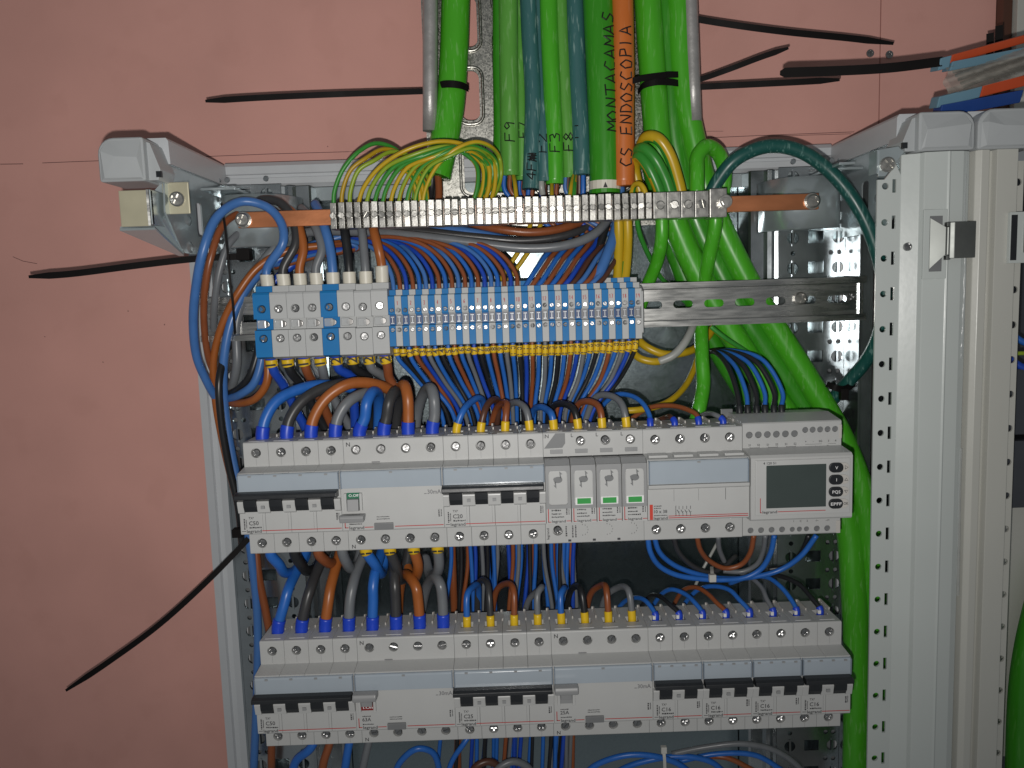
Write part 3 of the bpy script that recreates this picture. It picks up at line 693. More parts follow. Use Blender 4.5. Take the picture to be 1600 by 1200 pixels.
def window(root, x0, x1, z0=9.4, z1=NZ-.6, clips=4):
    w = part('label_window', MB().prism([(YN+.2, z0), (YN-1.6, z0), (YN-1.9, z1-1.0), (YN-1.2, z1), (YN+.4, z1+.4)], x0+.3, x1-.3), 'window', root, bevel=.2)
    for xa in (x0, x1-.8): part('window_edge', MB().prism([(YN+.3, z0-.2), (YN-2.0, z0-.2), (YN-2.3, z1-.6), (YN+.3, z1+.6)], xa, xa+.8), 'window_edge', w)
    for i in range(clips):
        x = x0+(x1-x0)*(i+.5)/clips; part('window_clip', MB().box(x-1.1, x+1.1, YN-2.3, YN-1.0, z1-1.6, z1-.5), 'mid_grey', w)
    return w
def logo_line(root, x0, x1, z, gap=None, lead=0.3):
    q = MB(); text(q, 'legrand', x0+4.2, z-1.3, YN-.12, 2.35, 10.4); link('lettering', q.mesh('lettering', fixn=False), 'ink', root)
    q = MB(); segs = [(x0+15, x1)] if not gap else [(x0+15, gap[0]), (gap[1], x1)]
    for a, b in segs: bar2(q, a, b, z-.28, z+.28, YN-.12)
    link('red_line', q.mesh('red_line', fixn=False), 'red', root)
def mcb(row, m0, n, rating, label):
    r = root_of(row, m0, label, group='circuit breakers on the rows')
    w = n*MW
    for i in range(n):
        p = shared('pole', POLE, r, (MW*i, 0, 0)); sa = SC_POZ
        screw(sa, p, (MW/2, YT+1.0, 33.4)); screw(sa, p, (MW/2, YT+1.0, -33.4))
        shared('toggle', STEM, r, (MW*(i+.5), 0, 0)); shared('top_mark', STRIP, r, (MW*i, 0, 0))
        shared('fin', FINS, r, (MW*(i+1), 0, 0))
        if i: t = shared('guide_tab', TAB, r, (MW*i, 0, 0)); shared('window_rivet', RIV, t)
    shared('guide_tab', TABH, r, (0, 0, 0)); shared('guide_tab', TABH, r, (w-4.3, 0, 0))
    part('toggle_bar', MB().prism([(YN, 9.6), (-66.5, 9.2), (-69.0, 8.2), (-69.4, 5.6), (-67, 4.4), (YN, 4.2)], -.5 if n == 4 else .7, w-1.2), 'black_plastic', r, bevel=.5)
    window(r, .4, w-.4)
    q = MB(); y = YN-.12
    text(q, 'TX\u00b3', 6.2, -10.6, y, 1.6); text(q, rating, 6.2, -15.0, y, 2.9)
    tiny(q, 6.4, -17.4, 8.6, 1.3, y); bar2(q, .9, 3.9, -19.5, -19.1, y)
    tinyv(q, 2.6, -18, 1.1, 8, y); tinyv(q, 4.2, -17, .7, 6, y); tinyv(q, w-4.0, -13.2, 1.2, 5.2, y); tinyv(q, w-2.4, -13.0, .7, 5.0, y)
    link('printing', q.mesh('printing', fixn=False), 'ink', r)
    logo_line(r, .2, w-.6, -19.2)
    for i in range(n): shared('seam_line', SEAM_A, r, (MW*(i+.5), 0, 0)); shared('seam_line', SEAM_B, r, (MW*(i+.5), 0, 0))
    for i in range(1, n): shared('seam_line', SEAM_C, r, (MW*i-2, 0, 0))
    return r
def rcd(row, m0, label, amp, flag, down, mark='30mA'):
    r = root_of(row, m0, label, 'residual current breaker', 'residual_current_breaker', 'residual current breakers')
    w = 4*MW; y = YN-.12
    b = shared('body', BODY4, r)
    for i in range(4):
        screw(SC_POZ if row == 1 else SC_SLOT, b, (MW*(i+.5), YT+1.0, 33.4)); screw(SC_SLOT if row == 2 else SC_POZ, b, (MW*(i+.5), YT+1.0, -33.4))
        shared('top_mark', STRIP, r, (MW*i, 0, 0)); shared('fin', FINS, r, (MW*(i+1), 0, 0))
    window(r, .6, w-.6, clips=1)
    # handle in its slot
    s = part('handle_slot', MB().box(2.6, 4.4, -63.8, YN+.2, -6.5, 6), 'white2', r, bevel=.3); part('handle_slot', MB().box(13.4, 15.2, -63.8, YN+.2, -6.5, 6), 'white2', r, bevel=.3)
    part('flag', MB().box(4.4, 13.4, -61.2, YN+.2, -1.6 if down else -6, 6 if down else 1.6), flag, s)
    q = MB()
    if flag != 'mid_grey': text(q, 'O.Off' if down else 'I.On', 5.6, 3.2 if down else -4.6, -61.35, 1.9, 7.0); link('flag_lettering', q.mesh('flag_lettering', fixn=False), 'print_white', s)
    if down: pr = [(YN, 2), (-64, 2), (-65.5, -2), (-72, -7.5), (-73, -9), (-72, -12.6), (-67, -12.8), (YN, -9)]; st = [(YN, 2.0), (-64.5, 2.0), (-66, -6), (YN, -7)]
    else: pr = [(YN, 9), (-67, 11.6), (-72, 11.2), (-73, 9), (-72.5, 6), (-66, 5.2), (YN, 5)]; st = [(YN, 6), (-66, 6), (-64.5, -1.6), (YN, -1.6)]
    hd = part('handle', MB().prism(st, 5.0, 12.8), 'mid_grey', r, bevel=.3)
    part('handle_grip', MB().prism(pr[-5:] if down else pr, .4, 17.2), 'mid_grey', hd, bevel=.9, seg=3)
    # test button
    part('test_button', MB().box(22.6, 36.0, -62.4, YN+.2, -21.0, -16.2), 'dark_grey', r, bevel=.4)
    q = MB(); text(q, mark, 61.0, 3.4, y, 3.0, 9.6); bar2(q, 58.6, 60.4, 3.4, 3.9, y); link('rating', q.mesh('rating', fixn=False), 'ink_light', r)
    q = MB(); tinyv(q, w-4.0, -13.2, 1.2, 5.4, y); tinyv(q, w-2.2, -13, .7, 5, y); tiny(q, 24.4, -12.4, 9, .8, y); tiny(q, 24.4, -14, 9, .8, y)
    if amp: text(q, amp, 4.4, -14.6, y, 2.7); tiny(q, 4.6, -17.4, 8, 1.0, y); tiny(q, 4.6, -11.2, 6, .9, y)
    else: tiny(q, 5, -17.2, 9, 1.1, y)
    text(q, 'N', 2.2, 36.0, YT-.1, 3.0); text(q, 'N', 2.4, -39.6, YT-.1, 2.8)
    link('printing', q.mesh('printing', fixn=False), 'ink', r)
    logo_line(r, .6, w-.6, -19.2, (21.8, 37.0))
    q = MB(); bar2(q, 1.6, 2.2, -19.5, -12.2, y); bar2(q, 1.6, 4.2, -19.5, -18.9, y); link('red_corner', q.mesh('red_corner', fixn=False), 'red', r)
    q = MB(); bar2(q, 20, 26, NZ+1.9, NZ+2.6, YT-.5); link('top_print', q.mesh('top_print', fixn=False), 'ink_light', r)
    return r
mcb(1, 0, 4, 'C50', 'four-pole breaker marked C50 at the left end of the upper row')
rcd(1, 4, 'residual current breaker with green off flag and lowered grey handle, upper row', '', 'darkgreen_flag', True)
mcb(1, 8, 4, 'C20', 'four-pole breaker marked C20 in the middle of the upper row')
mcb(2, 0, 4, 'C50', 'four-pole breaker marked C50 at the left end of the lower row')
rcd(2, 4, 'residual current breaker marked 63A with dark red on flag, lower row', '63A', 'red_flag', False)
mcb(2, 8, 4, 'C25', 'four-pole breaker marked C25 in the lower row')
rcd(2, 12, 'residual current breaker marked 25A with grey handle up, lower row', '25A', 'mid_grey', False)
for i, t in enumerate(['directly right of the 25A device', 'second from the left of the four C16', 'third from the left of the four C16', 'at the right end of the lower row']):
    mcb(2, 16+2*i, 2, 'C16', 'narrow two-pole breaker marked C16, '+t)

# ---------------- surge protector
def spd(row, m0):
    r = root_of(row, m0, 'surge protector with four lightning-symbol cartridges, three with green windows', 'surge protector', 'surge_protector')
    w = 4*MW; y = YN-.12
    PB = [(-2, H-.5), (-2, 20), (2, 17), (2, -17), (-2, -20), (-2, -H+.5), (YT+.6, -H), (YT, -H+.6), (YT, -NZ-.6), (YT+8, -NZ), (YT+8, NZ), (YT, NZ+1.6), (YT, H-.8), (YT+.8, H)]
    ct = MB(); mb = MB().prism(PB, .1, w-.1)
    for i in range(4): ct.cyl((MW*(i+.5), YT-2, 34.5), 3.6, 5.5, 'y', 18)
    ct.cyl((MW*.5, YT-2, -31.5), 3.8, 5.5, 'y', 18)
    for i in range(4): ct.box(MW*(i+.5)-4, MW*(i+.5)+4, -31, -21, H-8, H+3)
    b = link('base', cut(mb, ct), 'white', r)
    for i in range(4):
        x = MW*i; screw(SC_POZ, b, (x+9, YT+.6, 34.5)); shared('fin', FINS, r, (x+MW, 0, 0)); shared('top_mark', STRIP, r, (x, 0, 0))
        part('clip', MB().box(x+5, x+14, YT-.8, YT+1, 25.6, 28.6), 'mid_grey', r, bevel=.3)
        # plug-in cartridge
        c = part('cartridge', MB().prism([(YT+6, NZ), (YN+6, NZ+1.2), (YN+.6, NZ-2.6), (YN, NZ-4), (YN, -9), (YN, -NZ+.4), (YT+6, -NZ+.4)], x+.25, x+MW-.25), 'white2', r, bevel=.25)
        fr = plate(rect(x+.5, x+MW-.5, -10.5, NZ-1.4), [stad(x+9, 4.0, 13.4, 23.5, 2)], .9, FRONT(YN-.9))
        part('cartridge_frame', MB().prism([(YT+6.2, NZ+.4), (YN+6.0, NZ+1.6), (YN+.2, NZ-2.2), (YN+.2, NZ-4), (YN+2, NZ-3)], x+.4, x+MW-.4), 'mid_grey', c)
        link('frame_face', fr.mesh('frame_face'), 'mid_grey', c)
        part('face_insert', MB().prism(stad(x+9, 4.6, 12.6, 24.0, 1.8), YN-1.0, YN+.3, 'y'), 'white2', c, bevel=.2)
        yy = YN-1.15
        q = MB(); n = 14
        q.add([(x+9+3.2*math.cos(2*PI*k/n), yy, 10.4+2.3*math.sin(2*PI*k/n)) for k in range(n)], [tuple(range(n))])
        q.add([(x+10.4, yy, 12), (x+11.6, yy, 11.4), (x+11.0, yy, 14.2), (x+12.2, yy, 14.4), (x+10.0, yy, 16.6)], [(0, 1, 2, 3, 4)])
        q.add([(x+7.6, yy, 8.8), (x+6.4, yy, 9.2), (x+6.8, yy, 6.6), (x+5.8, yy, 6.4), (x+7.8, yy, 4.2)], [(0, 1, 2, 3, 4)])
        q.add([(x+6.4, yy+.02, 9.6), (x+6.6, yy+.02, 12.4), (x+5.6, yy+.02, 11)], [(0, 1, 2)])
        link('lightning_symbol', q.mesh('lightning_symbol', fixn=False), 'dark_grey', c)
        if i:
            f = part('indicator_frame', MB().box(x+2.8, x+15.2, YN-1.6, YN, -8.0, -2.6), 'print_white', c, bevel=.3)
            part('green_window', MB().box(x+4.2, x+13.8, YN-1.8, YN-1.2, -7.2, -3.2), 'green_flag', f)
        q = MB(); tiny(q, x+4, -12.4, 6.5, 1.3, y); tiny(q, x+4, -14.9, 7, 1.1, y); tiny(q, x+4, -17.2, 9, 1.2, y); tinyv(q, x+14.2, -15, 1.1, 5, y); tinyv(q, x+16, -15, .7, 4, y)
        text(q, 'legrand', x+4.2, -20.6, y, 1.9, 9.6); link('printing', q.mesh('printing', fixn=False), 'ink', c)
        q = MB(); bar2(q, x+1.4, x+2.0, -20.4, -10.5, y); bar2(q, x+1.4, x+3.6, -20.4, -19.9, y); bar2(q, x+14.4, x+17.6, -19.9, -19.4, y)
        link('red_line', q.mesh('red_line', fixn=False), 'red', c)
    screw(SC_POZ, b, (9, YT+.6, -31.5))
    q = MB(); q.add([(.6, YT-.1, 29.5), (13.8, YT-.1, 29.8), (16, YT-.1, 33), (16, YT-.1, 40.4), (9, YT-.1, 40.4)], [(0, 1, 2, 3, 4)])
    link('corner_mark', q.mesh('corner_mark', fixn=False), 'dark_grey', r)
    q = MB(); text(q, 'N', 1.6, 37.2, YT-.12, 2.7); bar2(q, .7, 1.0, 37, 40.2, YT-.12)
    for i in range(1, 4): text(q, 'L', MW*i+2.2, 37.4, YT-.12, 2.6)
    text(q, 'legrand', 2.6, -38, YT-.12, 1.8, 8.4, PI/2); tinyv(q, 14.6, -36, 1.2, 8, YT-.12); tinyv(q, 19.4, -37, 1.1, 9, YT-.12); tinyv(q, 21.6, -37, 1.1, 9, YT-.12)
    for i in (1, 2, 3):
        for k in range(7):
            a = -PI/2+PI*k/6; x = MW*i+9+4*math.cos(a); z = -31.5+4*math.sin(a); bar2(q, x-.16, x+.16, z-.45, z+.45, YT-.12)
        bar2(q, MW*i-1.6, MW*i+.6, -40, -38.4, YT-.12)
    link('printing', q.mesh('printing', fixn=False), 'ink', r)
    return r
spd(1, 12)

# ---------------- fuse holder
def fuse(row, m0):
    r = root_of(row, m0, 'white fuse holder with red tag printed 10 x 38, right of the surge protector', 'fuse holder', 'fuse_holder')
    w = 4*MW; y = YN-.12; b = shared('body', BODY4, r)
    for i in range(4):
        screw(SC_POZ, b, (MW*(i+.5), YT+1.2, 33.4)); screw(SC_POZ, b, (MW*(i+.5), YT+1.2, -33.4)); shared('fin', FINS, r, (MW*(i+1), 0, 0)); shared('top_mark', STRIP, r, (MW*i, 0, 0))
        part('vent_lip', MB().box(MW*i+2, MW*i+15.5, YN+4, YN+13, NZ+.6, NZ+2.4), 'white2', r, bevel=.4)
    window(r, .8, w-.8, 4.8, NZ-.8, 1)
    part('pull_lip', MB().prism([(YN+.2, 4.4), (YN-2.6, 4.2), (YN-2.2, 1.8), (YN+.2, .6)], .4, w-.4), 'white2', r, bevel=.4)
    part('red_tag', MB().box(1.4, 3.6, YN-.25, YN+.1, -21, -10), 'red_tag', r)
    q = MB(); tiny(q, 4.4, -11.6, 5.4, .9, y); tiny(q, 4.4, -13.2, 5, .9, y); text(q, '10 x 38', 4.4, -16.3, y, 2.3, 9.4); tiny(q, 4.4, -18.4, 9.6, .8, y)
    text(q, 'legrand', 4.2, -20.9, y, 2.0, 9.8)
    for k in range(4):
        x = 22.0+k*2.7; bar2(q, x, x+.35, -14, -11.6, y); bar2(q, x, x+.35, -19, -17, y)
        q.add([(x, y, -17), (x+.5, y, -17), (x-1.0, y, -14.2), (x-1.4, y, -14.4)], [(0, 1, 2, 3)]); tiny(q, x-.6, -16, 1.6, .4, y)
    tinyv(q, 19.6, -18.4, .7, 7, y); bar2(q, MW*3+1, MW*3+1.3, -8, .5, y); bar2(q, MW+.6, MW+.75, -8, .5, y); bar2(q, MW*2, MW*2+.15, -8, .5, y)
    link('printing', q.mesh('printing', fixn=False), 'ink', r)
    q = MB(); bar2(q, 14.6, w-.8, -20.3, -19.7, y); bar2(q, 14.6, w-.8, -18.9, -18.4, y); link('red_line', q.mesh('red_line', fixn=False), 'red', r)
fuse(1, 16)

# ---------------- multifunction meter
def meter(row, m0):
    r = root_of(row, m0, 'white panel meter with dark square display at the right end of upper row', 'meter', 'power_meter')
    w = 4*MW-.4; y0 = YT
    PB = [(-2, H+4), (2, 17), (2, -17), (-2, -H+2), (YT+.6, -H+.6), (YT, -H+1.4), (YT, -NZ-2.6), (YN-2, -NZ-1.8), (YN-3, -NZ-.6), (YN-3, NZ-.6), (YN-1, NZ+1.2), (YT, NZ+3), (YT, H+1.2), (YT+1, H+2), (-20, H+5)]
    mb = MB().prism(PB, .2, w); ct = MB()
    tops = [(5+6.55*k, 34.4, 2.5) for k in range(6)]+[(45.5+5.4*k, 36.8, 2.2) for k in range(5)]
    bots = [(6+7.7*k, -36.4, 2.2) for k in range(4)]+[(36.6+5.2*k, -36.6, 1.9) for k in range(3)]+[(54.6, -36.6, 2.2), (62.2, -36.6, 2.2)]
    for x, z, rr in tops+bots: ct.cyl((x, YT-2, z), rr, 5.0, 'y', 16)
    b = link('body', cut(mb, ct), 'white', r)
    for x, z, rr in tops+bots: part('terminal_screw', MB().cyl((x, YT+1.3, z), rr*.92, 1.2, 'y', 14).box(x-rr*.6, x+rr*.6, YT+1.1, YT+1.35, z-.25, z+.25), 'dark_grey', b)
    yf = YN-3
    part('bezel', MB().box(3.0, 69.6, yf-1.2, yf+.2, -19.6, 19.8), 'white2', r, bevel=.6)
    part('display', MB().box(10.6, 52.6, yf-1.5, yf, -14.4, 16.2), 'lcd', r, bevel=.3)
    yb = yf-1.2
    for k, (a, bb) in enumerate([('V', 0), ('I', 1), ('PQS', 2), ('EPFF', 3)]):
        z = 13.4-k*8.6
        o2 = part('side_button', MB().prism(stad(63.6, z, 9.6, 6.6, 3.2), yb-1.0, yb+.2, 'y'), 'beige', r, bevel=.4)
        o = part('function_button', MB().prism(stad(59.2, z, 9.8, 7.0, 3.2), yb-1.6, yb+.2, 'y'), 'black_plastic', r, bevel=.4)
        q = MB(); text(q, a, 59.2, z-1.0, yb-1.75, 2.1, None if len(a) == 1 else 2.0*len(a)-.4, center=True); link('letter', q.mesh('letter', fixn=False), 'print_white', o)
        q = MB(); xx = 66.3; yy = yb-1.15
        if bb == 3: text(q, 'OK', xx, z-1, yy, 2.0, 3.4, center=True)
        else:
            d = [((-.9, -1.3), (1.2, 0), (-.9, 1.3)), ((-1.2, -.8), (1.2, -.8), (0, 1.0)), ((-1.2, .8), (1.2, .8), (0, -1.0))][bb]
            pts = [Vector((xx+a2, yy, z+b2)) for a2, b2 in d]; tube(q, pts+[pts[0]], .18, 4)
        link('symbol', q.mesh('symbol', fixn=False), 'ink', o2)
    q = MB(); yy = yb-.1
    text(q, '4 120 51', 8.4, 17.0, yy, 1.7, 9.0); text(q, 'legrand', 8.0, -18.0, yy, 2.0, 10.2)
    for k in range(3):
        x = 5.4+13.2*k; text(q, 'S1', x-1.0, 26.2, YT-.1, 1.5); text(q, 'S2', x+5.4, 26.2, YT-.1, 1.5); bar2(q, x, x+7, 24.9, 25.1, YT-.1); bar2(q, x, x+.2, 24.9, 25.7, YT-.1); bar2(q, x+6.8, x+7, 24.9, 25.7, YT-.1); text(q, 'I%d' % (k+1), x+2.8, 22.6, YT-.1, 1.4)
    for s, x in (('+', 45.4), ('-', 51), ('SG', 55.4), ('3', 62), ('4', 67)): text(q, s, x, 27.6, YT-.1, 1.5)
    bar2(q, 45.6, 57.6, 26.1, 26.3, YT-.1); text(q, 'RS485', 48, 23.4, YT-.1, 1.6); bar2(q, 62.2, 67.8, 26.1, 26.3, YT-.1); text(q, 'Output', 61, 23.6, YT-.1, 1.6, 7)
    bar2(q, 7, 31, -28.4, -28.2, YT-.1); bar2(q, 38, 48, -28.2, -28.0, YT-.1)
    for s, x in (('1', 37.4), ('C', 42), ('2', 47), ('-/~', 53.4), ('~/+', 61)): text(q, s, x, -31.2, YT-.1, 1.4)
    bar2(q, 55.4, 63.5, -28.0, -27.8, YT-.1)
    link('printing', q.mesh('printing', fixn=False), 'ink', r)
    q = MB(); bar2(q, 18.6, 52.4, -17.3, -16.8, yy); bar2(q, 6.2, 6.7, -17.6, -7, yy); bar2(q, 6.2, 7.6, -17.6, -17.1, yy); link('red_line', q.mesh('red_line', fixn=False), 'red', r)
    part('corner_clip', MB().box(70.0, 71.8, YT-.6, YT+3, 30, 40), 'beige', r, bevel=.3); part('corner_clip', MB().box(68.6, 71.6, YT-.6, YT+3, -40.4, -31), 'beige', r, bevel=.3)
    part('clip_lug', MB().box(-5, 4, -6, -3, H+.5, H+7), 'dark_grey', r, bevel=.5)
meter(1, 20)

# ================================================================== WIRES
def ent(row, p, s=1, y=-26, dz=0.0, dx=0.0): return ('w', ROWX[row]+MW*(p+.5)+dx, y, ROWZ[row]+s*(H+dz))
CN = {'w_blue': 'blue', 'w_blue2': 'blue', 'w_dkblue': 'blue', 'w_brown': 'brown', 'w_orange': 'orange-brown', 'w_dkbrown': 'dark brown', 'w_black': 'black', 'w_dark': 'dark grey', 'w_grey': 'grey', 'w_ltgrey': 'light grey'}
FER = lambda l, r, m: (0, l, r, m, 'ferrule_sleeve')
# --- upper row, thick conductors with blue ferrules
RB4, RB5 = 4.2, 4.95
T1 = [
 (0, 'w_blue', [(415, 654, -24), (433, 626, -18), (478, 605, -4), (520, 602, 8), (570, 615, 24), (600, 655, 34), (612, 760, 34)], 'first'),
 (1, 'w_dark', [(453, 654, -24), (474, 625, -18), (514, 604, -6), (562, 600, 8), (605, 622, 26), (626, 680, 36), (640, 780, 36)], 'second'),
 (2, 'w_orange', [(490, 654, -25), (510, 622, -22), (545, 600, -16), (585, 600, -4), (622, 618, 12), (645, 650, 26), (660, 760, 34)], 'third'),
 (3, 'w_grey', [(528, 653, -25), (542, 630, -22), (565, 616, -12), (590, 614, 4), (612, 640, 22), (622, 740, 30)], 'fourth'),
 (4, 'w_blue', [(570, 653, -26), (573, 630, -26), (581, 614, -18), (590, 615, -4), (592, 640, 12), (588, 720, 22)], 'fifth'),
 (5, 'w_dark', [(604, 652, -26), (608, 628, -26), (616, 613, -18), (623, 618, -2), (620, 650, 14), (612, 740, 24)], 'sixth'),
 (6, 'w_orange', [(638, 650, -26), (637, 622, -26), (633, 604, -20), (627, 606, -4), (622, 640, 14), (615, 740, 26)], 'seventh'),
 (7, 'w_grey', [(679, 648, -26), (678, 624, -26), (674, 608, -20), (664, 612, -4), (652, 645, 14), (645, 740, 26)], 'eighth')]
for p, c, pts, o in T1:
    wire('thick %s wire with blue ferrule, %s from left on top of upper row' % (CN[c], o), [ent(1, p, 1, -26, -5), ent(1, p, 1, -26, 3)]+pts, RB4, c, 'wires entering the upper row from above', sleeves=[FER(13.5, RB5, 'ferrule_blue')], n=12)
# --- upper row, yellow ferrules
T2 = [(8, 'w_blue', [(723, 643, -24), (735, 629, -14), (749, 622, -2), (757, 634, 10), (760, 690, 24)]), (9, 'w_dkbrown', [(757, 643, -24), (763, 631, -18), (772, 624, -8), (779, 632, 6), (772, 690, 20)]),
      (10, 'w_brown', [(791, 643, -24), (792, 632, -18), (787, 629, -8), (775, 640, 8), (762, 690, 22)]), (11, 'w_grey', [(823, 643, -24), (817, 634, -18), (806, 629, -8), (794, 636, 6), (785, 690, 22)]),
      (12, 'w_blue', [(862, 648, -25), (856, 641, -18), (845, 636, -8), (832, 644, 8), (824, 690, 22)]), (13, 'w_black', [(898, 643, -24), (891, 635, -18), (878, 631, -8), (864, 636, 4), (852, 690, 22)]),
      (14, 'w_brown', [(938, 642, -24), (932, 632, -18), (917, 627, -8), (902, 634, 4), (888, 690, 22)]), (15, 'w_grey', [(975, 641, -24), (969, 628, -18), (952, 618, -6), (930, 622, 8), (905, 690, 24)])]
for k, (p, c, pts) in enumerate(T2):
    wire('%s wire with yellow ferrule, %s of eight on top of upper row' % (CN[c], ordn[k]), [ent(1, p, 1, -26, -6), ent(1, p, 1, -26, 2)]+pts, 2.6, c, 'yellow-ferruled wires of the upper row', sleeves=[FER(12.5, 3.15, 'yellow')])
T3 = [(16, 'w_blue', [(1015, 650, -22), (1004, 630, -12), (985, 618, 0), (962, 617, 10), (935, 640, 24)], 'arching left from the fuse holder top'), (17, 'w_dkbrown', [(1048, 652, -20), (1040, 652, -4), (1020, 660, 6)], 'in second pole of the fuse holder'),
      (18, 'w_brown', [(1088, 648, -22), (1074, 640, -14), (1050, 634, -2), (1015, 637, 10), (985, 655, 20)], 'lying flat over the fuse holder'), (19, 'w_grey', [(1117, 648, -20), (1105, 646, -6), (1090, 652, 8)], 'in the last pole of the fuse holder')]
for p, c, pts, o in T3:
    wire('%s wire with small blue ferrule %s' % (CN[c], o), [ent(1, p, 1, -26, -4), ent(1, p, 1, -25, 2)]+pts, 1.9, c, 'fuse holder wires', sleeves=[FER(8.5, 2.5, 'ferrule_blue')])
# --- meter leads
for k, x in enumerate((1158, 1171, 1185, 1198, 1212, 1224)):
    c = 'w_blue' if k % 2 else 'w_black'
    pts = [(x-2, 650, -14), (x-3, 636, -12), (x-6+k, 615, -6), (1140+k*10.5, 578+k*(-3), 8), (1125+k*5, 556-k*1.5, 26), (1112, 549, 44), (1100, 556, 60)]
    wire('%s meter lead, %s of six fanning into the top of the panel meter' % (CN[c], ordn[k]), pts, 1.75 if k % 2 else 2.0, c, 'leads into the panel meter', sleeves=[(2, 8, 2.5, 'black_plastic', 'ferrule_sleeve')])
# --- wide terminal blocks: tops
def tb_x(i): return TXL+WB*(i+.5)
def th_x(i): return XT0+WT*(i+.5)
TT = [('w_blue2', [(433, 418, 8), (442, 380, 4), (440, 350, 8), (418, 324, 10), (378, 315, 6), (340, 338, -6), (318, 390, -14), (306, 450, -6), (302, 505, 8), (308, 560, 22), (326, 602, 34), (346, 640, 50), (362, 720, 54)], 'looping over the copper bar end', 3.4),
      ('w_dark', [(458, 418, 10), (462, 380, 10), (458, 345, 16), (440, 318, 22), (410, 312, 28), (385, 330, 40)], 'bending up behind the copper bar', 3.5),
      ('w_orange', [(474, 418, 10), (474, 390, 10), (469, 360, 14), (460, 335, 22), (440, 320, 34)], 'passing straight up behind the copper bar', 3.4),
      ('w_grey', [(503, 418, 10), (503, 390, 10), (496, 362, 14), (484, 340, 22), (470, 325, 34)], 'leaning left behind the copper bar', 3.5),
      ('w_blue2', [(519, 418, 10), (516, 390, 10), (508, 358, 14), (500, 335, 22), (492, 318, 34)], 'rising behind the first earth clamp', 3.7),
      ('w_black', [(545, 418, 10), (543, 395, 10), (539, 365, 14), (535, 340, 26), (532, 315, 36)], 'rising behind the earth clamps', 3.5),
      ('w_grey', [(570, 416, 10), (569, 395, 10), (566, 365, 14), (562, 340, 26), (560, 315, 36)], 'rising behind the fourth earth clamp', 3.4),
      ('w_orange', [(596, 414, 6), (592, 392, 6), (585, 365, 10), (580, 340, 24), (575, 318, 36)], 'with a raised collar, leaning left', 3.6)]
for i, (c, pts, o, r) in enumerate(TT):
    wire('%s wire with cream ferrule in %s wide block, %s' % (CN[c], ordn[i], o), [('w', tb_x(i), 8, TZ+20), ('w', tb_x(i), 8, TZ+31), ('w', tb_x(i), 8, TZ+42)]+pts[1:], r, c, 'wires above the wide terminal blocks', sleeves=[(4, 18 if i < 7 else 22, 5.0, 'ferrule_cream', 'ferrule_sleeve')], n=12)
# --- wide terminal blocks: bottoms with numbered markers
BT = [('w_dkblue', [(442, 600, 14), (462, 640, 24), (490, 700, 34), (500, 800, 36)], '1'), ('w_black', [(470, 600, 16), (492, 640, 28), (520, 700, 38), (530, 800, 40)], '1'), ('w_brown', [(490, 600, 18), (508, 640, 30), (530, 700, 42), (540, 800, 44)], '1'), ('w_grey', [(510, 600, 18), (528, 635, 26), (560, 700, 36), (570, 800, 38)], '1'),
      ('w_dkblue', [(551, 590, 14), (553, 620, 20), (556, 700, 30), (560, 800, 30)], '2'), ('w_black', [(576, 590, 16), (578, 615, 24), (580, 700, 36), (580, 800, 36)], '2'), ('w_grey', [(600, 590, 16), (600, 615, 22), (602, 700, 38), (600, 800, 38)], '2'), ('w_brown', [(608, 590, 10), (620, 610, 14), (645, 645, 24), (660, 720, 36), (662, 800, 36)], '2')]
for i, (c, pts, t) in enumerate(BT):
    wire('%s wire with yellow marker %s leaving the %s wide block downward' % (CN[c], t, ordn[i]), [('w', tb_x(i), 4, TZ-20), ('w', tb_x(i), 4, TZ-28), ('w', tb_x(i)+1, 6, TZ-36)]+pts, 3.7, c, 'wires below the wide terminal blocks', marker=(7.0, 12.2, t, 4.7), n=12, sleeves=[(0, 7.0, 4.5, 'ferrule_blue', 'ferrule_sleeve')])
# --- thin terminal blocks: bottoms
alt = ['w_black', 'w_brown', 'w_grey']
for i in range(38):
    nmb = i//2+1; c = 'w_blue' if i % 2 == 0 else alt[(nmb-1) % 3]
    if i % 8 == 4: c = 'w_dkblue'
    t = i/37; x = th_x(i); j = random.uniform(-1, 1)
    xb = 692+(934-692)*t+j*3; xc = 712+(905-712)*t**.8+j*8; d = 14+random.uniform(-5, 6)
    xm = (622+(996-622)*t)*.62+xb*.38
    pts = [('w', x, 4, TZ-15), ('w', x, 4, TZ-20), ('w', x+(xb-xm)*.02, 5, TZ-29), (xm, 592+4*j, 8+d*.4), (xb, 645, d+6), ((xb+xc)/2+j*4, 740, d+14), (xc, 870, d+16), (xc+j*10+(6 if t > .6 else -2), 960, d+14), (xc+j*14, 1080, d+16), (xc-6+j*22, 1230, d+14)]
    wire('%s wire with yellow marker %s under the %s thin terminal block' % (CN[c], NUMW[nmb], 'blue' if i % 2 == 0 else 'grey'), pts, 1.78, c, 'marked wires below the thin terminal blocks', marker=(7.2+j*.7, (15.4 if nmb > 9 else 12.6)+j*.7, str(nmb), 2.45), n=8, per=6)
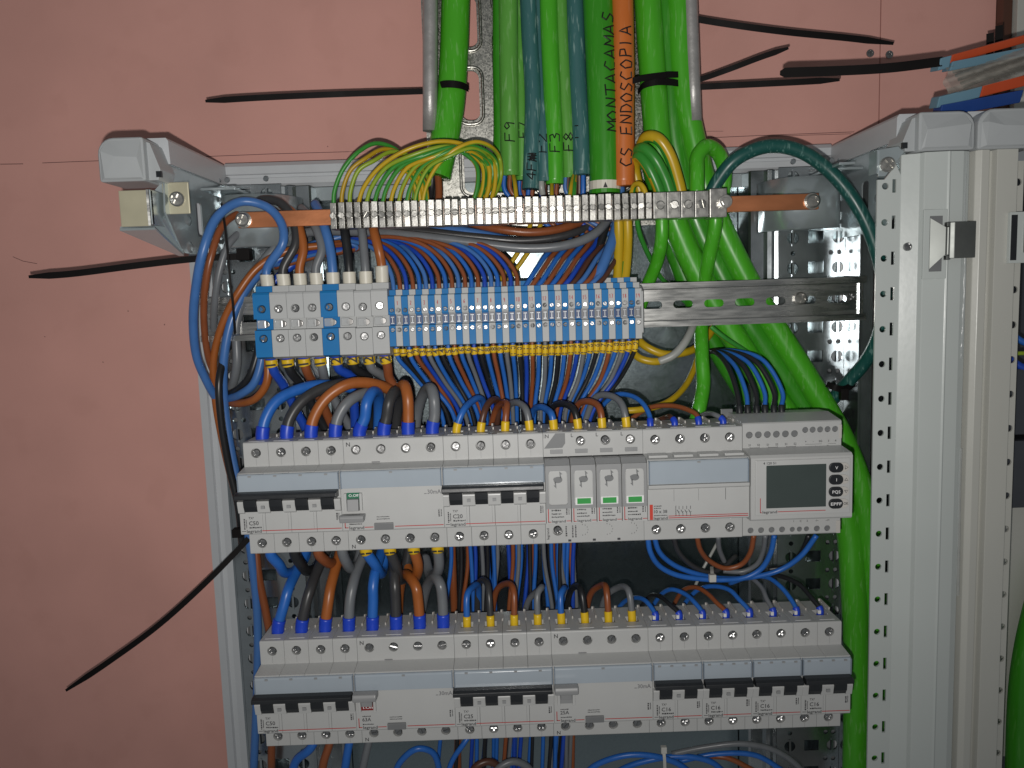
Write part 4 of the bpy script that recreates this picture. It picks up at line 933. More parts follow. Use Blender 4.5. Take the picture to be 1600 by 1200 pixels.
# --- thin terminal blocks: tops, left half fed from the left bundle
for i in range(20):
    t = i/19; x = th_x(i); c = ['w_blue', 'w_brown', 'w_dkblue', 'w_brown'][i % 4] if i % 5 else 'w_blue2'
    xe = 610+10.42*(i+.5); j = random.uniform(-1, 1); d = 18+random.uniform(-6, 8)
    pts = [('w', x, 6, TZ+14), ('w', x, 6, TZ+22), (xe-4-3*t, 428, 9), (xe-18-14*t, 402-6*t, 14), (xe-38-38*t, 384-8*t+j*2, d+6), (xe-80-70*t, 374-4*t+j*3, d+16), (555-10*t+j*8, 384+j*6, d+22), (490+j*10, 392+j*10, d+28), (430, 410+j*10, d+32)]
    wire('%s wire curving from the left into the top of %s thin block %s' % (CN[c], 'blue' if i % 2 == 0 else 'grey', NUMW[i//2+1]), pts, 1.75, c, 'wires arching into the thin terminal blocks', n=8, per=6)

# --- big conductors sweeping left beneath the busbar
SWP = [('w_grey', 3.7, [(965, 300, 46), (952, 338, 40), (925, 368, 26), (880, 384, 20), (820, 388, 20), (745, 380, 22), (660, 370, 26), (560, 362, 36), (470, 366, 44), (420, 398, 46), (388, 450, 40), (370, 505, 36), (370, 570, 34), (360, 612, 46), (350, 640, 60)], 'thick grey wire sweeping left under the clamps and down the left side'),
       ('w_dark', 3.3, [(950, 300, 52), (930, 345, 48), (890, 366, 36), (820, 376, 32), (740, 370, 32), (640, 360, 36), (540, 356, 46)], 'thick dark grey wire just above the sweeping grey one'),
       ('w_brown', 3.3, [(940, 296, 50), (915, 340, 46), (880, 356, 34), (830, 363, 28), (780, 358, 30), (735, 348, 40), (700, 335, 56)], 'thick brown wire curving under the middle of the earth clamps'),
       ('w_blue2', 3.5, [(800, 376, 34), (730, 362, 36), (680, 356, 42), (620, 352, 50), (540, 368, 56), (470, 390, 50), (420, 415, 44), (385, 452, 34), (362, 500, 28), (350, 560, 28), (350, 625, 36), (362, 710, 40), (382, 800, 42), (394, 880, 42), (402, 960, 44), (402, 1060, 46), (396, 1210, 46)], 'long blue wire sweeping left and running down beside both rows'),
       ('w_orange', 3.0, [(560, 378, 44), (500, 384, 40), (450, 392, 36), (405, 416, 30), (372, 458, 26), (348, 505, 28), (334, 560, 34), (336, 620, 42), (350, 700, 50), (370, 780, 52), (390, 850, 50), (398, 900, 52)], 'orange-brown wire sweeping left and down the left side'),
       ('w_brown', 2.7, [(430, 332, 36), (385, 330, 34), (350, 350, 16), (330, 400, 4), (320, 455, 8), (319, 510, 20), (326, 560, 34), (340, 600, 50), (352, 670, 54), (372, 760, 56)], 'brown wire looping down inside the outer blue loop'),
       ('w_grey', 2.9, [(440, 345, 40), (395, 352, 38), (360, 378, 24), (344, 420, 20), (336, 470, 24), (334, 530, 44), (338, 590, 64)], 'grey wire looping down inside the brown loop'),
       ('w_black', 3.0, [(372, 520, 50), (356, 545, 38), (347, 570, 28), (342, 600, 22), (346, 660, 24), (358, 730, 30), (372, 790, 34), (378, 850, 44)], 'black wire running down the left edge in front of the loops'),
       ('w_black', 3.1, [(408, 520, 30), (400, 560, 26), (388, 592, 26), (370, 610, 34), (350, 618, 46)], 'black wire hooking left beneath the first block'),
       ('w_blue2', 3.3, [(412, 520, 22), (407, 570, 20), (396, 600, 20), (376, 616, 26), (354, 624, 42)], 'blue wire hooking left beneath the first block'),
       ('w_orange', 3.2, [(414, 520, 16), (419, 570, 14), (416, 600, 14), (400, 622, 18), (376, 630, 30), (350, 628, 50)], 'orange-brown wire hooking left beneath the first block'),
       ('w_dkblue', 3.6, [(620, 352, 60), (540, 380, 62), (480, 400, 60), (430, 440, 56), (410, 500, 52), (405, 600, 56)], 'deep blue wire in the shadow behind the left sweep'),
       ('w_brown', 3.4, [(400, 860, 46), (404, 900, 44), (416, 960, 44), (424, 1010, 46), (424, 1210, 50)], 'brown wire running down left of the lower row'),
       ('w_brown', 3.0, [(706, 840, 40), (708, 900, 38), (710, 960, 40), (714, 1080, 40), (716, 1210, 44)], 'brown wire running down between the rows beside the grey loop'),
       ]
for c, r, pts, o in SWP: wire(o, pts, r, c, 'thick conductors of the left loom', n=12)
# --- lower row, thick conductors with blue ferrules
T5 = [(0, 'w_blue', [(444, 944, -24), (450, 922, -20), (460, 900, -6), (470, 880, 8), (482, 850, 22)]), (1, 'w_dark', [(479, 940, -24), (485, 920, -20), (494, 896, -8), (505, 872, 6), (516, 845, 20)]),
      (2, 'w_orange', [(513, 940, -24), (516, 920, -20), (522, 896, -10), (529, 872, 2), (534, 845, 18)]), (3, 'w_grey', [(547, 938, -24), (551, 916, -20), (558, 892, -8), (568, 868, 6), (578, 845, 20)]),
      (4, 'w_blue', [(583, 938, -25), (583, 916, -24), (586, 896, -18), (592, 876, -4), (600, 850, 16)]), (5, 'w_dark', [(618, 938, -25), (617, 916, -24), (616, 896, -18), (614, 875, -4), (612, 850, 16)]),
      (6, 'w_orange', [(653, 936, -25), (650, 918, -24), (642, 904, -16), (632, 898, 0), (624, 925, 16), (622, 990, 24)]), (7, 'w_grey', [(691, 934, -25), (688, 914, -24), (681, 903, -16), (670, 910, 0), (660, 945, 16), (655, 1000, 24)])]
for p, c, pts in T5:
    wire('thick %s wire with blue ferrule, %s from left on top of lower row' % (CN[c], ordn[p]), [ent(2, p, 1, -26, -5), ent(2, p, 1, -26, 3)]+pts, 4.0, c, 'wires entering the lower row from above', sleeves=[FER(14, 4.8, 'ferrule_blue')], n=12)
# --- bottoms of the upper row
B1 = [(0, 'w_blue', [(436, 882, -20), (444, 894, -10), (460, 892, 6), (476, 872, 20), (482, 830, 30)], None), (1, 'w_black', [(470, 882, -20), (480, 892, -8), (496, 884, 8), (510, 850, 24)], None), (2, 'w_brown', [(508, 876, -18), (520, 880, -4), (532, 866, 14), (540, 830, 28)], None), (3, 'w_grey', [(541, 878, -20), (548, 888, -8), (558, 882, 8), (566, 850, 22)], None),
      (4, 'w_blue', [(586, 882, -20), (594, 896, -8), (598, 890, 8), (602, 850, 22)], '1'), (5, 'w_dark', [(619, 885, -20), (624, 905, -6), (632, 900, 10), (640, 850, 26)], '1'), (6, 'w_orange', [(653, 882, -20), (651, 898, -10), (644, 904, 2), (634, 880, 20)], '1'), (7, 'w_grey', [(686, 882, -20), (682, 896, -10), (672, 898, 4), (664, 870, 22)], '1')]
for p, c, pts, t in B1:
    wire('thick %s wire bent under the upper row, %s from left' % (CN[c], ordn[p]), [ent(1, p, -1, -26, -5), ent(1, p, -1, -26, 2), ent(1, p, -1, -25.5, 7)]+pts, 4.0, c, 'wires leaving the upper row below', n=12, sleeves=[FER(8.0, 4.8, 'ferrule_blue')], marker=(8.0, 13.5, t, 4.7) if t else None)
# --- lower row yellow ferrules
T6 = [(8, 'w_blue', [(730, 930, -22), (738, 918, -12), (746, 914, 0), (748, 940, 16), (746, 1010, 24)]), (9, 'w_dark', [(764, 930, -22), (762, 914, -16), (755, 906, -4), (748, 915, 8), (745, 1010, 26)]), (10, 'w_brown', [(803, 928, -22), (800, 916, -16), (790, 912, -4), (775, 925, 10), (765, 1010, 26)]), (11, 'w_grey', [(840, 928, -22), (846, 918, -16), (842, 922, -2), (825, 940, 12), (812, 1010, 26)]),
      (12, 'w_blue', [(876, 930, -22), (881, 920, -14), (880, 924, 2), (872, 950, 16), (870, 1010, 24)]), (13, 'w_black', [(909, 928, -22), (905, 918, -16), (896, 918, -4), (888, 935, 10), (882, 1010, 24)]), (14, 'w_brown', [(948, 926, -22), (946, 916, -16), (938, 915, -4), (922, 930, 10), (912, 1010, 26)]), (15, 'w_grey', [(983, 926, -22), (978, 918, -16), (966, 918, -4), (945, 935, 10), (935, 1010, 26)])]
for k, (p, c, pts) in enumerate(T6):
    wire('%s wire with yellow ferrule, %s of eight on top of lower row' % (CN[c], ordn[k]), [ent(2, p, 1, -26, -6), ent(2, p, 1, -26, 2)]+pts, 2.5, c, 'yellow-ferruled wires of the lower row', sleeves=[FER(12.5, 3.1, 'yellow')])
CLR = M_(scale_mesh(MB().box(-2.6, -.4, -29, -24, H-.2, H+2.6).mesh('clamp_tab', .2)), 'print_white')
T7 = [(16, 'w_blue', [(1010, 940, -16), (996, 934, -4), (976, 940, 12), (955, 965, 24)]), (17, 'w_black', [(1046, 944, -18), (1034, 934, -8), (1018, 930, 6), (1000, 950, 20)]), (18, 'w_blue', [(1084, 940, -18), (1070, 928, -8), (1050, 921, 2), (1034, 928, 12), (1015, 955, 24)]), (19, 'w_brown', [(1120, 942, -18), (1106, 928, -8), (1088, 918, 4), (1068, 922, 16), (1050, 950, 30)]),
      (20, 'w_blue', [(1156, 938, -18), (1140, 922, -8), (1115, 916, 4), (1090, 922, 16), (1060, 955, 28)]), (21, 'w_grey', [(1198, 936, -18), (1190, 918, -8), (1172, 902, 6), (1150, 892, 18), (1120, 880, 34)]), (22, 'w_blue', [(1234, 934, -18), (1218, 915, -8), (1198, 902, 4), (1170, 902, 14), (1140, 912, 26)]), (23, 'w_black', [(1268, 934, -18), (1250, 914, -6), (1225, 902, 6), (1195, 896, 20), (1160, 900, 34)])]
for k, (p, c, pts) in enumerate(T7):
    o = wire('thin %s wire with small blue ferrule, %s of eight into the C16 breakers' % (CN[c], ordn[k]), [ent(2, p, 1, -26, -3), ent(2, p, 1, -25.5, 2.5)]+pts, 1.8 if k != 7 else 2.0, c, 'wires into the two-pole breakers', sleeves=[FER(7.0, 2.7, 'ferrule_blue')])
    cl = bpy.data.objects.new('clamp_tab', CLR); COL.objects.link(cl); cl.parent = o
    bx = Vector(ent(2, p, 1, -26, -3)[1:]); cl.location = (Vector((ROWX[2]+MW*(p+.5), 0, ROWZ[2]))-bx)*S
# --- loops hanging under fuse holder and meter
LP = [('w_blue', 2.1, [(1012, 838, -20), (1016, 862, -18), (1030, 884, -12), (1056, 898, -8), (1090, 904, -6), (1130, 906, -6), (1166, 902, -6), (1190, 888, -8), (1204, 864, -12), (1210, 836, -16)], 'outer blue loop hanging from the fuse holder to the meter'),
      ('w_blue', 2.1, [(1022, 838, -16), (1030, 862, -12), (1052, 882, -6), (1086, 896, -2), (1130, 904, 0), (1180, 901, 0), (1220, 890, -2), (1252, 868, -8), (1276, 836, -14)], 'wider blue loop reaching the right end of the meter'),
      ('w_dark', 2.0, [(1052, 838, -18), (1060, 862, -10), (1082, 884, -2), (1108, 894, 4), (1130, 886, 10), (1150, 868, 18)], 'dark loop hanging under the second fuse pole'),
      ('w_brown', 2.0, [(1089, 838, -18), (1094, 858, -12), (1108, 876, -4), (1134, 888, 0), (1158, 882, -2), (1172, 864, -8), (1178, 836, -14)], 'brown loop hanging between fuse holder and meter'),
      ('w_grey', 2.0, [(1122, 838, -16), (1124, 858, -6), (1132, 878, 4)], 'short grey wire end under the last fuse pole'),
      ('w_grey', 2.0, [(1130, 892, 6), (1160, 893, 4), (1182, 882, 0), (1192, 862, -6), (1196, 836, -14)], 'grey loop rising to the meter'),
      ('w_black', 2.0, [(1200, 890, 10), (1230, 884, 6), (1250, 866, 0), (1264, 836, -10)], 'black wire rising to the right end of the meter'),
      ('w_ltgrey', 1.3, [(1122, 846, 20), (1110, 868, 16), (1098, 890, 14), (1086, 916, 16)], 'light grey tail crossing behind the hanging loops')]
for c, r, pts, o in LP: wire(o, pts, r, c, 'loops between fuse holder and meter')
# --- wiring below the lower row, cut by the picture edge
LOW = [('w_blue', 3.6, [(455, 1230, 10), (462, 1190, 8), (486, 1168, 4), (498, 1140, 10)], 'blue wire below the first pole of the lower row'), ('w_brown', 3.4, [(500, 1230, 12), (506, 1190, 8), (514, 1165, 10), (520, 1140, 14)], 'brown wire below the lower row, left part'),
       ('w_blue', 3.4, [(535, 1230, 10), (540, 1195, 6), (546, 1160, 8), (552, 1140, 12)], 'blue wire below the lower row between brown and grey'), ('w_grey', 3.2, [(562, 1230, 12), (568, 1195, 8), (576, 1160, 10), (580, 1140, 14)], 'grey wire below the residual breaker of the lower row'),
       ('w_blue', 2.6, [(610, 1230, 10), (626, 1190, 4), (652, 1170, 2), (676, 1176, 6), (690, 1220, 14)], 'blue loop at the bottom edge under the 63A device'), ('w_blue', 2.2, [(695, 1230, 14), (706, 1190, 10), (726, 1160, 10), (740, 1140, 16)], 'thin blue wire slanting up under the C25 breaker'),
       ('w_blue', 2.4, [(900, 1225, 10), (930, 1196, 4), (980, 1180, 0), (1030, 1183, 0), (1070, 1200, 4), (1090, 1225, 8)], 'left blue loop at the bottom edge with white tie'), ('w_blue', 2.4, [(940, 1222, 16), (985, 1196, 10), (1060, 1182, 6), (1110, 1190, 6), (1140, 1215, 10)], 'middle blue loop at the bottom edge'),
       ('w_blue', 2.2, [(1060, 1190, 14), (1120, 1178, 10), (1180, 1180, 8), (1225, 1205, 8)], 'right blue loop at the bottom edge'), ('w_brown', 2.2, [(1090, 1182, 20), (1135, 1184, 14), (1180, 1205, 12)], 'brown wire between the bottom blue loops'),
       ('w_grey', 2.4, [(1050, 1178, 8), (1100, 1168, 4), (1160, 1162, 0), (1210, 1172, 0), (1250, 1200, 2), (1265, 1230, 4)], 'grey wire arching over the bottom blue loops'), ('w_grey', 3.0, [(770, 1240, 8), (776, 1204, 2), (800, 1190, 4), (826, 1200, 8), (838, 1240, 10)], 'grey loop top peeking at the bottom edge'),
       ('w_dkbrown', 3.0, [(735, 1240, 8), (742, 1200, 2), (764, 1190, 4), (790, 1210, 8), (800, 1240, 12)], 'dark brown loop top peeking at the bottom edge')]
for c, r, pts, o in LOW: wire(o, pts, r, c, 'wires at the bottom edge')

# ================================================================== TRAY CABLES
def strokes_on(cable, path, r, s0, txt, h, adv, off=0.0, col='ink_pen', base=None, tr=.42, gap=1.35):
    """pen lettering along a cable: reads from low to high, letters lying on their side"""
    T, N = frames(path); q = MB()
    L_ = [0]
    for a, b in zip(path, path[1:]): L_.append(L_[-1]+(b-a).length)
    def pt(s, t):
        s = max(0, min(L_[-1]-1e-3, s)); i = max(k for k in range(len(L_)) if L_[k] <= s); i = min(i, len(path)-2)
        f = (s-L_[i])/(L_[i+1]-L_[i]); c = path[i].lerp(path[i+1], f); tan = T[i].lerp(T[i+1], f)
        fr = Vector((0, -1, 0)); fr = (fr-tan*fr.dot(tan)).normalized(); sd = tan.cross(fr).normalized()
        if sd.x < 0: sd = -sd
        a = t/r; return c+(fr*math.cos(a)+sd*math.sin(a))*(r+.1)
    s = s0
    for ch in txt:
        for st in STROKES[ch]:
            P = []
            for (x0, z0), (x1, z1) in zip(st, st[1:]):
                for k in range(4): u = k/4; P.append((x0+(x1-x0)*u, z0+(z1-z0)*u))
            P.append(st[-1])
            jj = random.uniform(-.06, .06)
            pp = [pt(s+(x+jj)*adv, -(z-1+jj)*h/2+off) for x, z in P]
            tube(q, pp, tr, 5)
        s += adv*gap
    e = link('handwriting', q.mesh('handwriting', off=base, fixn=False), col, cable); return e
def cable(label, pts, r, col, txt=None, lo=None, h=7, adv=3.2, off=0, cores=(), end_ring=True, group='cables coming down the tray', name='cable', tr=.42, ring='w_ltgrey', gap=1.35):
    """pts run from the stripped end upward"""
    path = catmull([P3(p) for p in pts], 8); base = path[0].copy(); mb = MB(); tube(mb, path, r, 18)
    o = link(name, mb.mesh(name, off=base, fixn=False), col, None, base, smooth=True); tag(o, label, 'cable', group)
    if end_ring:
        sp = sub(path, -.0, 3.0); q = MB(); tube(q, [p for p in sp], r+.25, 18)
        link('cut_edge', q.mesh('cut_edge', off=base, fixn=False), col, o, smooth=False)
    if txt: strokes_on(o, path, r, lo, txt, h, adv, off, base=base, tr=tr, gap=gap)
    for k, (c, rr, cp) in enumerate(cores):
        cpath = catmull([P3(p) for p in cp], 7); q = MB()
        if c == 'yg':
            tube(q, cpath, rr, 8, 0, stripe=(.2*k, .004)); link('core', q.mesh('core', off=base, fixn=False), ['w_yel', 'w_grn'], o, smooth=True)
        else:
            tube(q, cpath, rr, 8); link('core', q.mesh('core', off=base, fixn=False), c, o, smooth=True)
    return o
def dn(i, x0, y0, d0): # core from a cable end down into thin block i
    xe = 610+10.42*(i+.5)
    return [(x0, y0, d0), (x0+2, y0+30, d0), (xe+46, 368, 40), (xe+24, 406, 20), (xe+6, 434, 9), ('w', th_x(i), 6, TZ+20), ('w', th_x(i), 6, TZ+14)]
def yg(x0, y0, d0, xe): return [(x0, y0, d0), ((x0+xe)/2, y0+18, d0-16), (xe, 322, 14)]
CD = 40
cable('large green cable strapped with a black tie left of the tray', [(682, 276, 44), (690, 240, 46), (703, 170, 50), (709, 90, 54), (712, 0, 56), (714, -70, 56)], 11.5, 'c_green', cores=[('w_brown', 3, [(684, 270, 44), (686, 300, 40), (684, 330, 36)]), ('w_black', 3, [(676, 270, 44), (674, 300, 44), (672, 330, 36)])])
cable('green cable handwritten F9, first of the middle group', [(797, 275, CD), (796, 200, CD), (795, 100, CD+2), (794, 0, CD+2), (793, -70, CD+2)], 7.6, 'c_lgreen', 'F9', 26, 8.0, 6.0,
      cores=[('w_blue', 2, dn(20, 788, 270, CD)), ('w_brown', 2, dn(21, 797, 270, CD-2)), ('yg', 1.8, yg(801, 270, CD, 808))], tr=.5)
cable('darker green cable behind the left side of the F9 cable', [(780, 300, 58), (783, 200, 58), (782, 100, 58), (782, 0, 58), (782, -70, 58)], 6.4, 'c_dgreen')
cable('thin green cable handwritten F7 between F9 and teal', [(816, 282, CD+3), (815, 220, CD+3), (813, 120, CD+6), (811, 0, CD+12), (811, -70, CD+12)], 5.2, 'c_lgreen', 'F7', 32, 7, 5.0, 1.5,
      cores=[('w_blue', 2, dn(22, 812, 276, CD+8)), ('w_brown', 2, dn(23, 818, 276, CD+8))], tr=.45)
cable('dusty teal cable handwritten 4F with a scribble', [(829, 296, CD-4), (831, 240, CD-2), (833, 150, CD), (828, 60, CD+4), (823, -70, CD+6)], 6.8, 'c_teal', '4F#', 6, 7.5, 5.6,
      cores=[('w_blue', 2, dn(24, 826, 290, CD)), ('w_brown', 2, dn(25, 832, 290, CD))], tr=.5)
cable('dusty teal cable handwritten F2, next to the scribble', [(850, 284, CD-2), (849, 220, CD-1), (845, 130, CD+4), (843, 40, CD+8), (842, -70, CD+8)], 5.8, 'c_teal', 'F2', 22, 7, 6.0, -1.5,
      cores=[('w_dkblue', 2, dn(26, 846, 280, CD+4)), ('w_dkbrown', 2, dn(27, 852, 280, CD+4)), ('w_ltgrey', 2.6, [(846, 276, CD-2), (846, 292, CD-4), (848, 304, CD-2)])], tr=.45)
cable('bright green cable handwritten F3', [(867, 288, CD-2), (866, 220, CD-2), (862, 130, CD-2), (858, 40, CD), (856, -70, CD)], 7.0, 'c_green', 'F3', 24, 8, 6.0,
      cores=[('w_blue2', 2, dn(28, 864, 282, CD)), ('w_brown', 2, dn(29, 870, 282, CD)), ('yg', 1.8, yg(862, 282, CD, 862))], tr=.5)
cable('pale green cable handwritten F8', [(890, 278, CD+2), (887, 220, CD+2), (881, 130, CD+2), (876, 40, CD+4), (873, -70, CD+4)], 6.0, 'c_lgreen', 'F8', 20, 7.5, 6.2,
      cores=[('w_blue2', 2, dn(30, 884, 272, CD)), ('w_dkbrown', 2, dn(31, 888, 272, CD)), ('yg', 1.9, yg(897, 272, CD, 888)), ('yg', 1.9, yg(899, 272, CD, 896))], tr=.5)
cable('dusty blue-teal cable handwritten F1, right of F8', [(909, 274, CD-2), (907, 200, CD), (902, 110, CD+2), (898, 0, CD+4), (896, -70, CD+4)], 7.2, 'c_teal', '||', 26, 5, 7.0, -5,
      cores=[('w_blue', 2.2, [(911, 270, CD), (911, 300, CD), (909, 345, CD+4)]), ('w_dkbrown', 2, [(905, 270, CD), (905, 300, CD+2), (903, 345, CD+6)])], tr=.45)
mont = cable('thickest green cable handwritten MONTACAMAS beside the orange one', [(945, 303, CD-4), (944, 220, CD-4), (940, 110, CD-4), (935, 0, CD-2), (932, -70, CD-2)], 12.2, 'c_dgreen', 'MONTACAMAS', 46, 10.5, 6.4, 6.0,
      cores=[('w_grey', 4, [(955, 298, CD), (956, 320, CD), (957, 345, CD)]), ('w_dkbrown', 3.5, [(938, 298, CD), (938, 320, CD+4), (936, 345, CD+6)])], tr=.6, gap=1.42)
q = MB(); pa = catmull([P3(p) for p in [(945, 297, CD-4), (945, 284, CD-4)]], 4); tube(q, pa, 12.6, 20); me_ = q.mesh('tape_band', off=P3((945, 303, CD-4)), fixn=False); link('tape_band', me_, 'ferrule_cream', mont)
q = MB(); c0 = at(946, 289, CD-17.2); q.add([c0+Vector(v) for v in ((-1.8, 0, -1.8), (1.8, 0, -1.8), (0, 0, 2.6))], [(0, 1, 2)]); link('arrow_mark', q.mesh('arrow_mark', off=P3((945, 303, CD-4)), fixn=False), 'ink_black', mont)
cable('orange cable handwritten CS ENDOSCOPIA', [(975, 291, CD-8), (974, 200, CD-8), (974, 100, CD-8), (972, 0, CD-6), (971, -70, CD-6)], 8.6, 'c_orange', 'CS ENDOSCOPIA', 14, 9.5, 6.0, 1.0,
      cores=[('w_blue2', 4.4, [(968, 284, CD), (968, 320, CD), (962, 360, 30), (948, 400, 18), (930, 440, 12), ('w', th_x(30)+1, 12, TZ+18)]), ('w_black', 3.2, [(972, 284, CD+4), (955, 330, CD+2), (938, 380, 34), (918, 430, 24), (910, 448, 22)]), ('w_dkbrown', 3.2, [(978, 284, CD+4), (950, 330, CD+6), (925, 380, 40), (905, 430, 26), (898, 448, 24)])], tr=.6, gap=1.36)
# green cables that run behind the rail and down the right side
G = [('c_green', 10.6, [(1008, -70, 46), (1012, 0, 46), (1020, 120, 46), (1028, 220, 46), (1046, 320, 49), (1082, 410, 52), (1134, 505, 52), (1202, 610, 50), (1274, 712, 46), (1320, 800, 42), (1334, 920, 36), (1338, 1080, 32), (1336, 1230, 30)], 'leftmost of the thick green cables slanting behind the rail'),
     ('c_dgreen', 10.0, [(1036, -70, 56), (1038, 0, 56), (1046, 120, 56), (1056, 230, 58), (1082, 330, 60), (1120, 415, 60), (1170, 505, 58), (1236, 605, 56), (1304, 712, 52), (1344, 810, 48), (1356, 930, 46), (1358, 1080, 44), (1356, 1230, 44)], 'middle thick green cable slanting behind the rail'),
     ('c_green', 9.8, [(1058, -70, 50), (1060, 0, 50), (1066, 120, 50), (1084, 220, 50), (1112, 320, 51), (1154, 412, 51), (1204, 500, 50), (1262, 592, 46), (1314, 682, 40), (1350, 780, 36), (1364, 900, 34), (1366, 1060, 34), (1362, 1230, 34)], 'rightmost thick green cable slanting behind the rail'),
     ('c_dgreen', 8.0, [(1016, 250, 68), (1034, 330, 70), (1064, 420, 74), (1106, 520, 76), (1166, 620, 78), (1240, 720, 78)], 'dark green cable half hidden behind the leftmost slanting one')]
for c, r, pts, o in G:
    path = catmull([P3(p) for p in pts], 8); q = MB(); tube(q, path, r, 18); ob = link('cable', q.mesh('cable', off=path[0], fixn=False), c, None, path[0], smooth=True); tag(ob, o, 'cable', 'green cables running down the right side')
GS = [('c_green', 5.6, [(1112, 300, 26), (1118, 345, 22), (1108, 400, 34), (1100, 445, 46), (1096, 500, 46), (1097, 560, 30), (1099, 600, 24), (1092, 640, 14), (1084, 670, 16)], 'slim green cable dropping from the end clamp to the fuse holder'),
      ('c_green', 5.2, [(1034, 330, 22), (1034, 370, 24), (1026, 410, 38), (1012, 445, 50), (1000, 480, 48)], 'slim green cable curving behind the end of the terminal blocks'),
      ('c_green', 5.8, [(1089, 302, 18), (1089, 270, 20), (1090, 245, 24), (1104, 229, 28), (1121, 238, 34), (1132, 266, 40), (1128, 310, 42), (1116, 350, 40)], 'bright green cable bent in a tight U above the busbar'),
      ('c_dteal', 5.3, [(1112, 300, 18), (1120, 285, 16), (1145, 253, 10), (1178, 234, 8), (1210, 228, 8), (1250, 236, 8), (1290, 262, 8), (1325, 300, 6), (1352, 345, 4), (1372, 400, 4), (1382, 460, 4), (1374, 520, 12), (1352, 565, 26), (1322, 600, 38), (1300, 625, 50)], 'dark teal cable arching from the end clamp over to the right post')]
for c, r, pts, o in GS:
    path = catmull([P3(p) for p in pts], 10); q = MB(); tube(q, path, r, 16); ob = link('cable', q.mesh('cable', off=path[0], fixn=False), c, None, path[0], smooth=True); tag(ob, o, 'cable', 'slim cables at the end of the busbar')
    if c == 'c_dteal' or 'U above' in o:
        q = MB()
        for k in range(7): a = k*.9; q.cyl(path[0]+Vector((2.2*math.cos(a), 2.2*math.sin(a), -2)), .9, 6, 'z', 6)
        link('copper_strands', q.mesh('copper_strands', off=path[0]), 'copper', ob)

# --- green and yellow earth wires
YG = ['w_yel', 'w_grn']
YL = ['w_lime', 'w_grn']
x_ = lambda k: 515+12.6*(k+.5)
ORD = ordn+['ninth', 'tenth', 'eleventh', 'twelfth']
for k in range(12):
    x = x_(k); t = max(0, (k-3)/8); d = k*1.0
    if k < 3:
        py = (224, 233, 237)[k]
        pts = [(x, 322, 10), (x+1, 300, 8), (x+14, 266, 6), (x+38, py+14, 8), (x+66, py, 16), (x+96, py+9, 26), (x+118, py+34, 36), (x+126, 292, 44), (x+122, 326, 48)]
    else:
        yp = 221+(0, 8, 11, 9, 13, 9, 7, 11, 1)[k-3]; xp = 688+54*t; xr = 762+21*t-(0, 8, 3, 0, 10, 4, 0, 12, 0)[k-3]; xe = 742+26*t-(k % 3)*6; w2 = xp-x
        pts = [(x, 322, 10), (x+.06*w2, 296, 7), (x+.26*w2, 262, 2), (x+.60*w2, yp+13, -2), (xp, yp, 2), ((xp*.45+xr*.55), yp+6, 10), (xr-3, yp+24, 18+k*.6), (xr, yp+48, 24), (xr-6, 296, 30), (xe, 328, 42)]
    cl = [('w_lime', 'w_grn'), ('w_lime', 'w_dkyel'), ('w_yel', 'w_lime'), ('w_lime', 'w_yel'), ('w_grn', 'w_lime'), ('w_lime', 'w_grn'), ('w_dkyel', 'w_grn'), ('w_grn', 'w_yel'), ('w_dkyel', 'w_lime'), ('w_lime', 'w_grn'), ('w_grn', 'w_lime'), ('w_lime', 'w_yel')][k]
    wire('%s earth wire arching from the %s clamp at the left of the busbar' % ({'w_lime': 'yellow-green', 'w_yel': 'yellow', 'w_grn': 'green', 'w_dkyel': 'amber-yellow'}[cl[0]], ORD[k]), pts, 1.65, cl, 'earth wire arcs over the busbar', stripe=(.72+.02*k, .0004), n=12, name='earth_wire')
for k in range(8):
    x = 650+k*5.5 if k < 4 else 742+(k-4)*9
    pts = [(x-30, 262, 22+k), (x-14, 268, 20+k), (x-2, 290, 18+k), (x+2, 330, 20)] if k < 4 else [(x-44, 232, 20+k), (x-20, 238, 18+k), (x+2, 258, 16+k), (x+4, 290, 14+k), (x-8, 330, 18)]
    wire('green and yellow earth wire end dropping behind the clamps, %s of eight from the left' % ordn[k], pts, 1.75, YG, 'earth wire ends behind the clamps', stripe=(.2*k, .004), name='earth_wire')
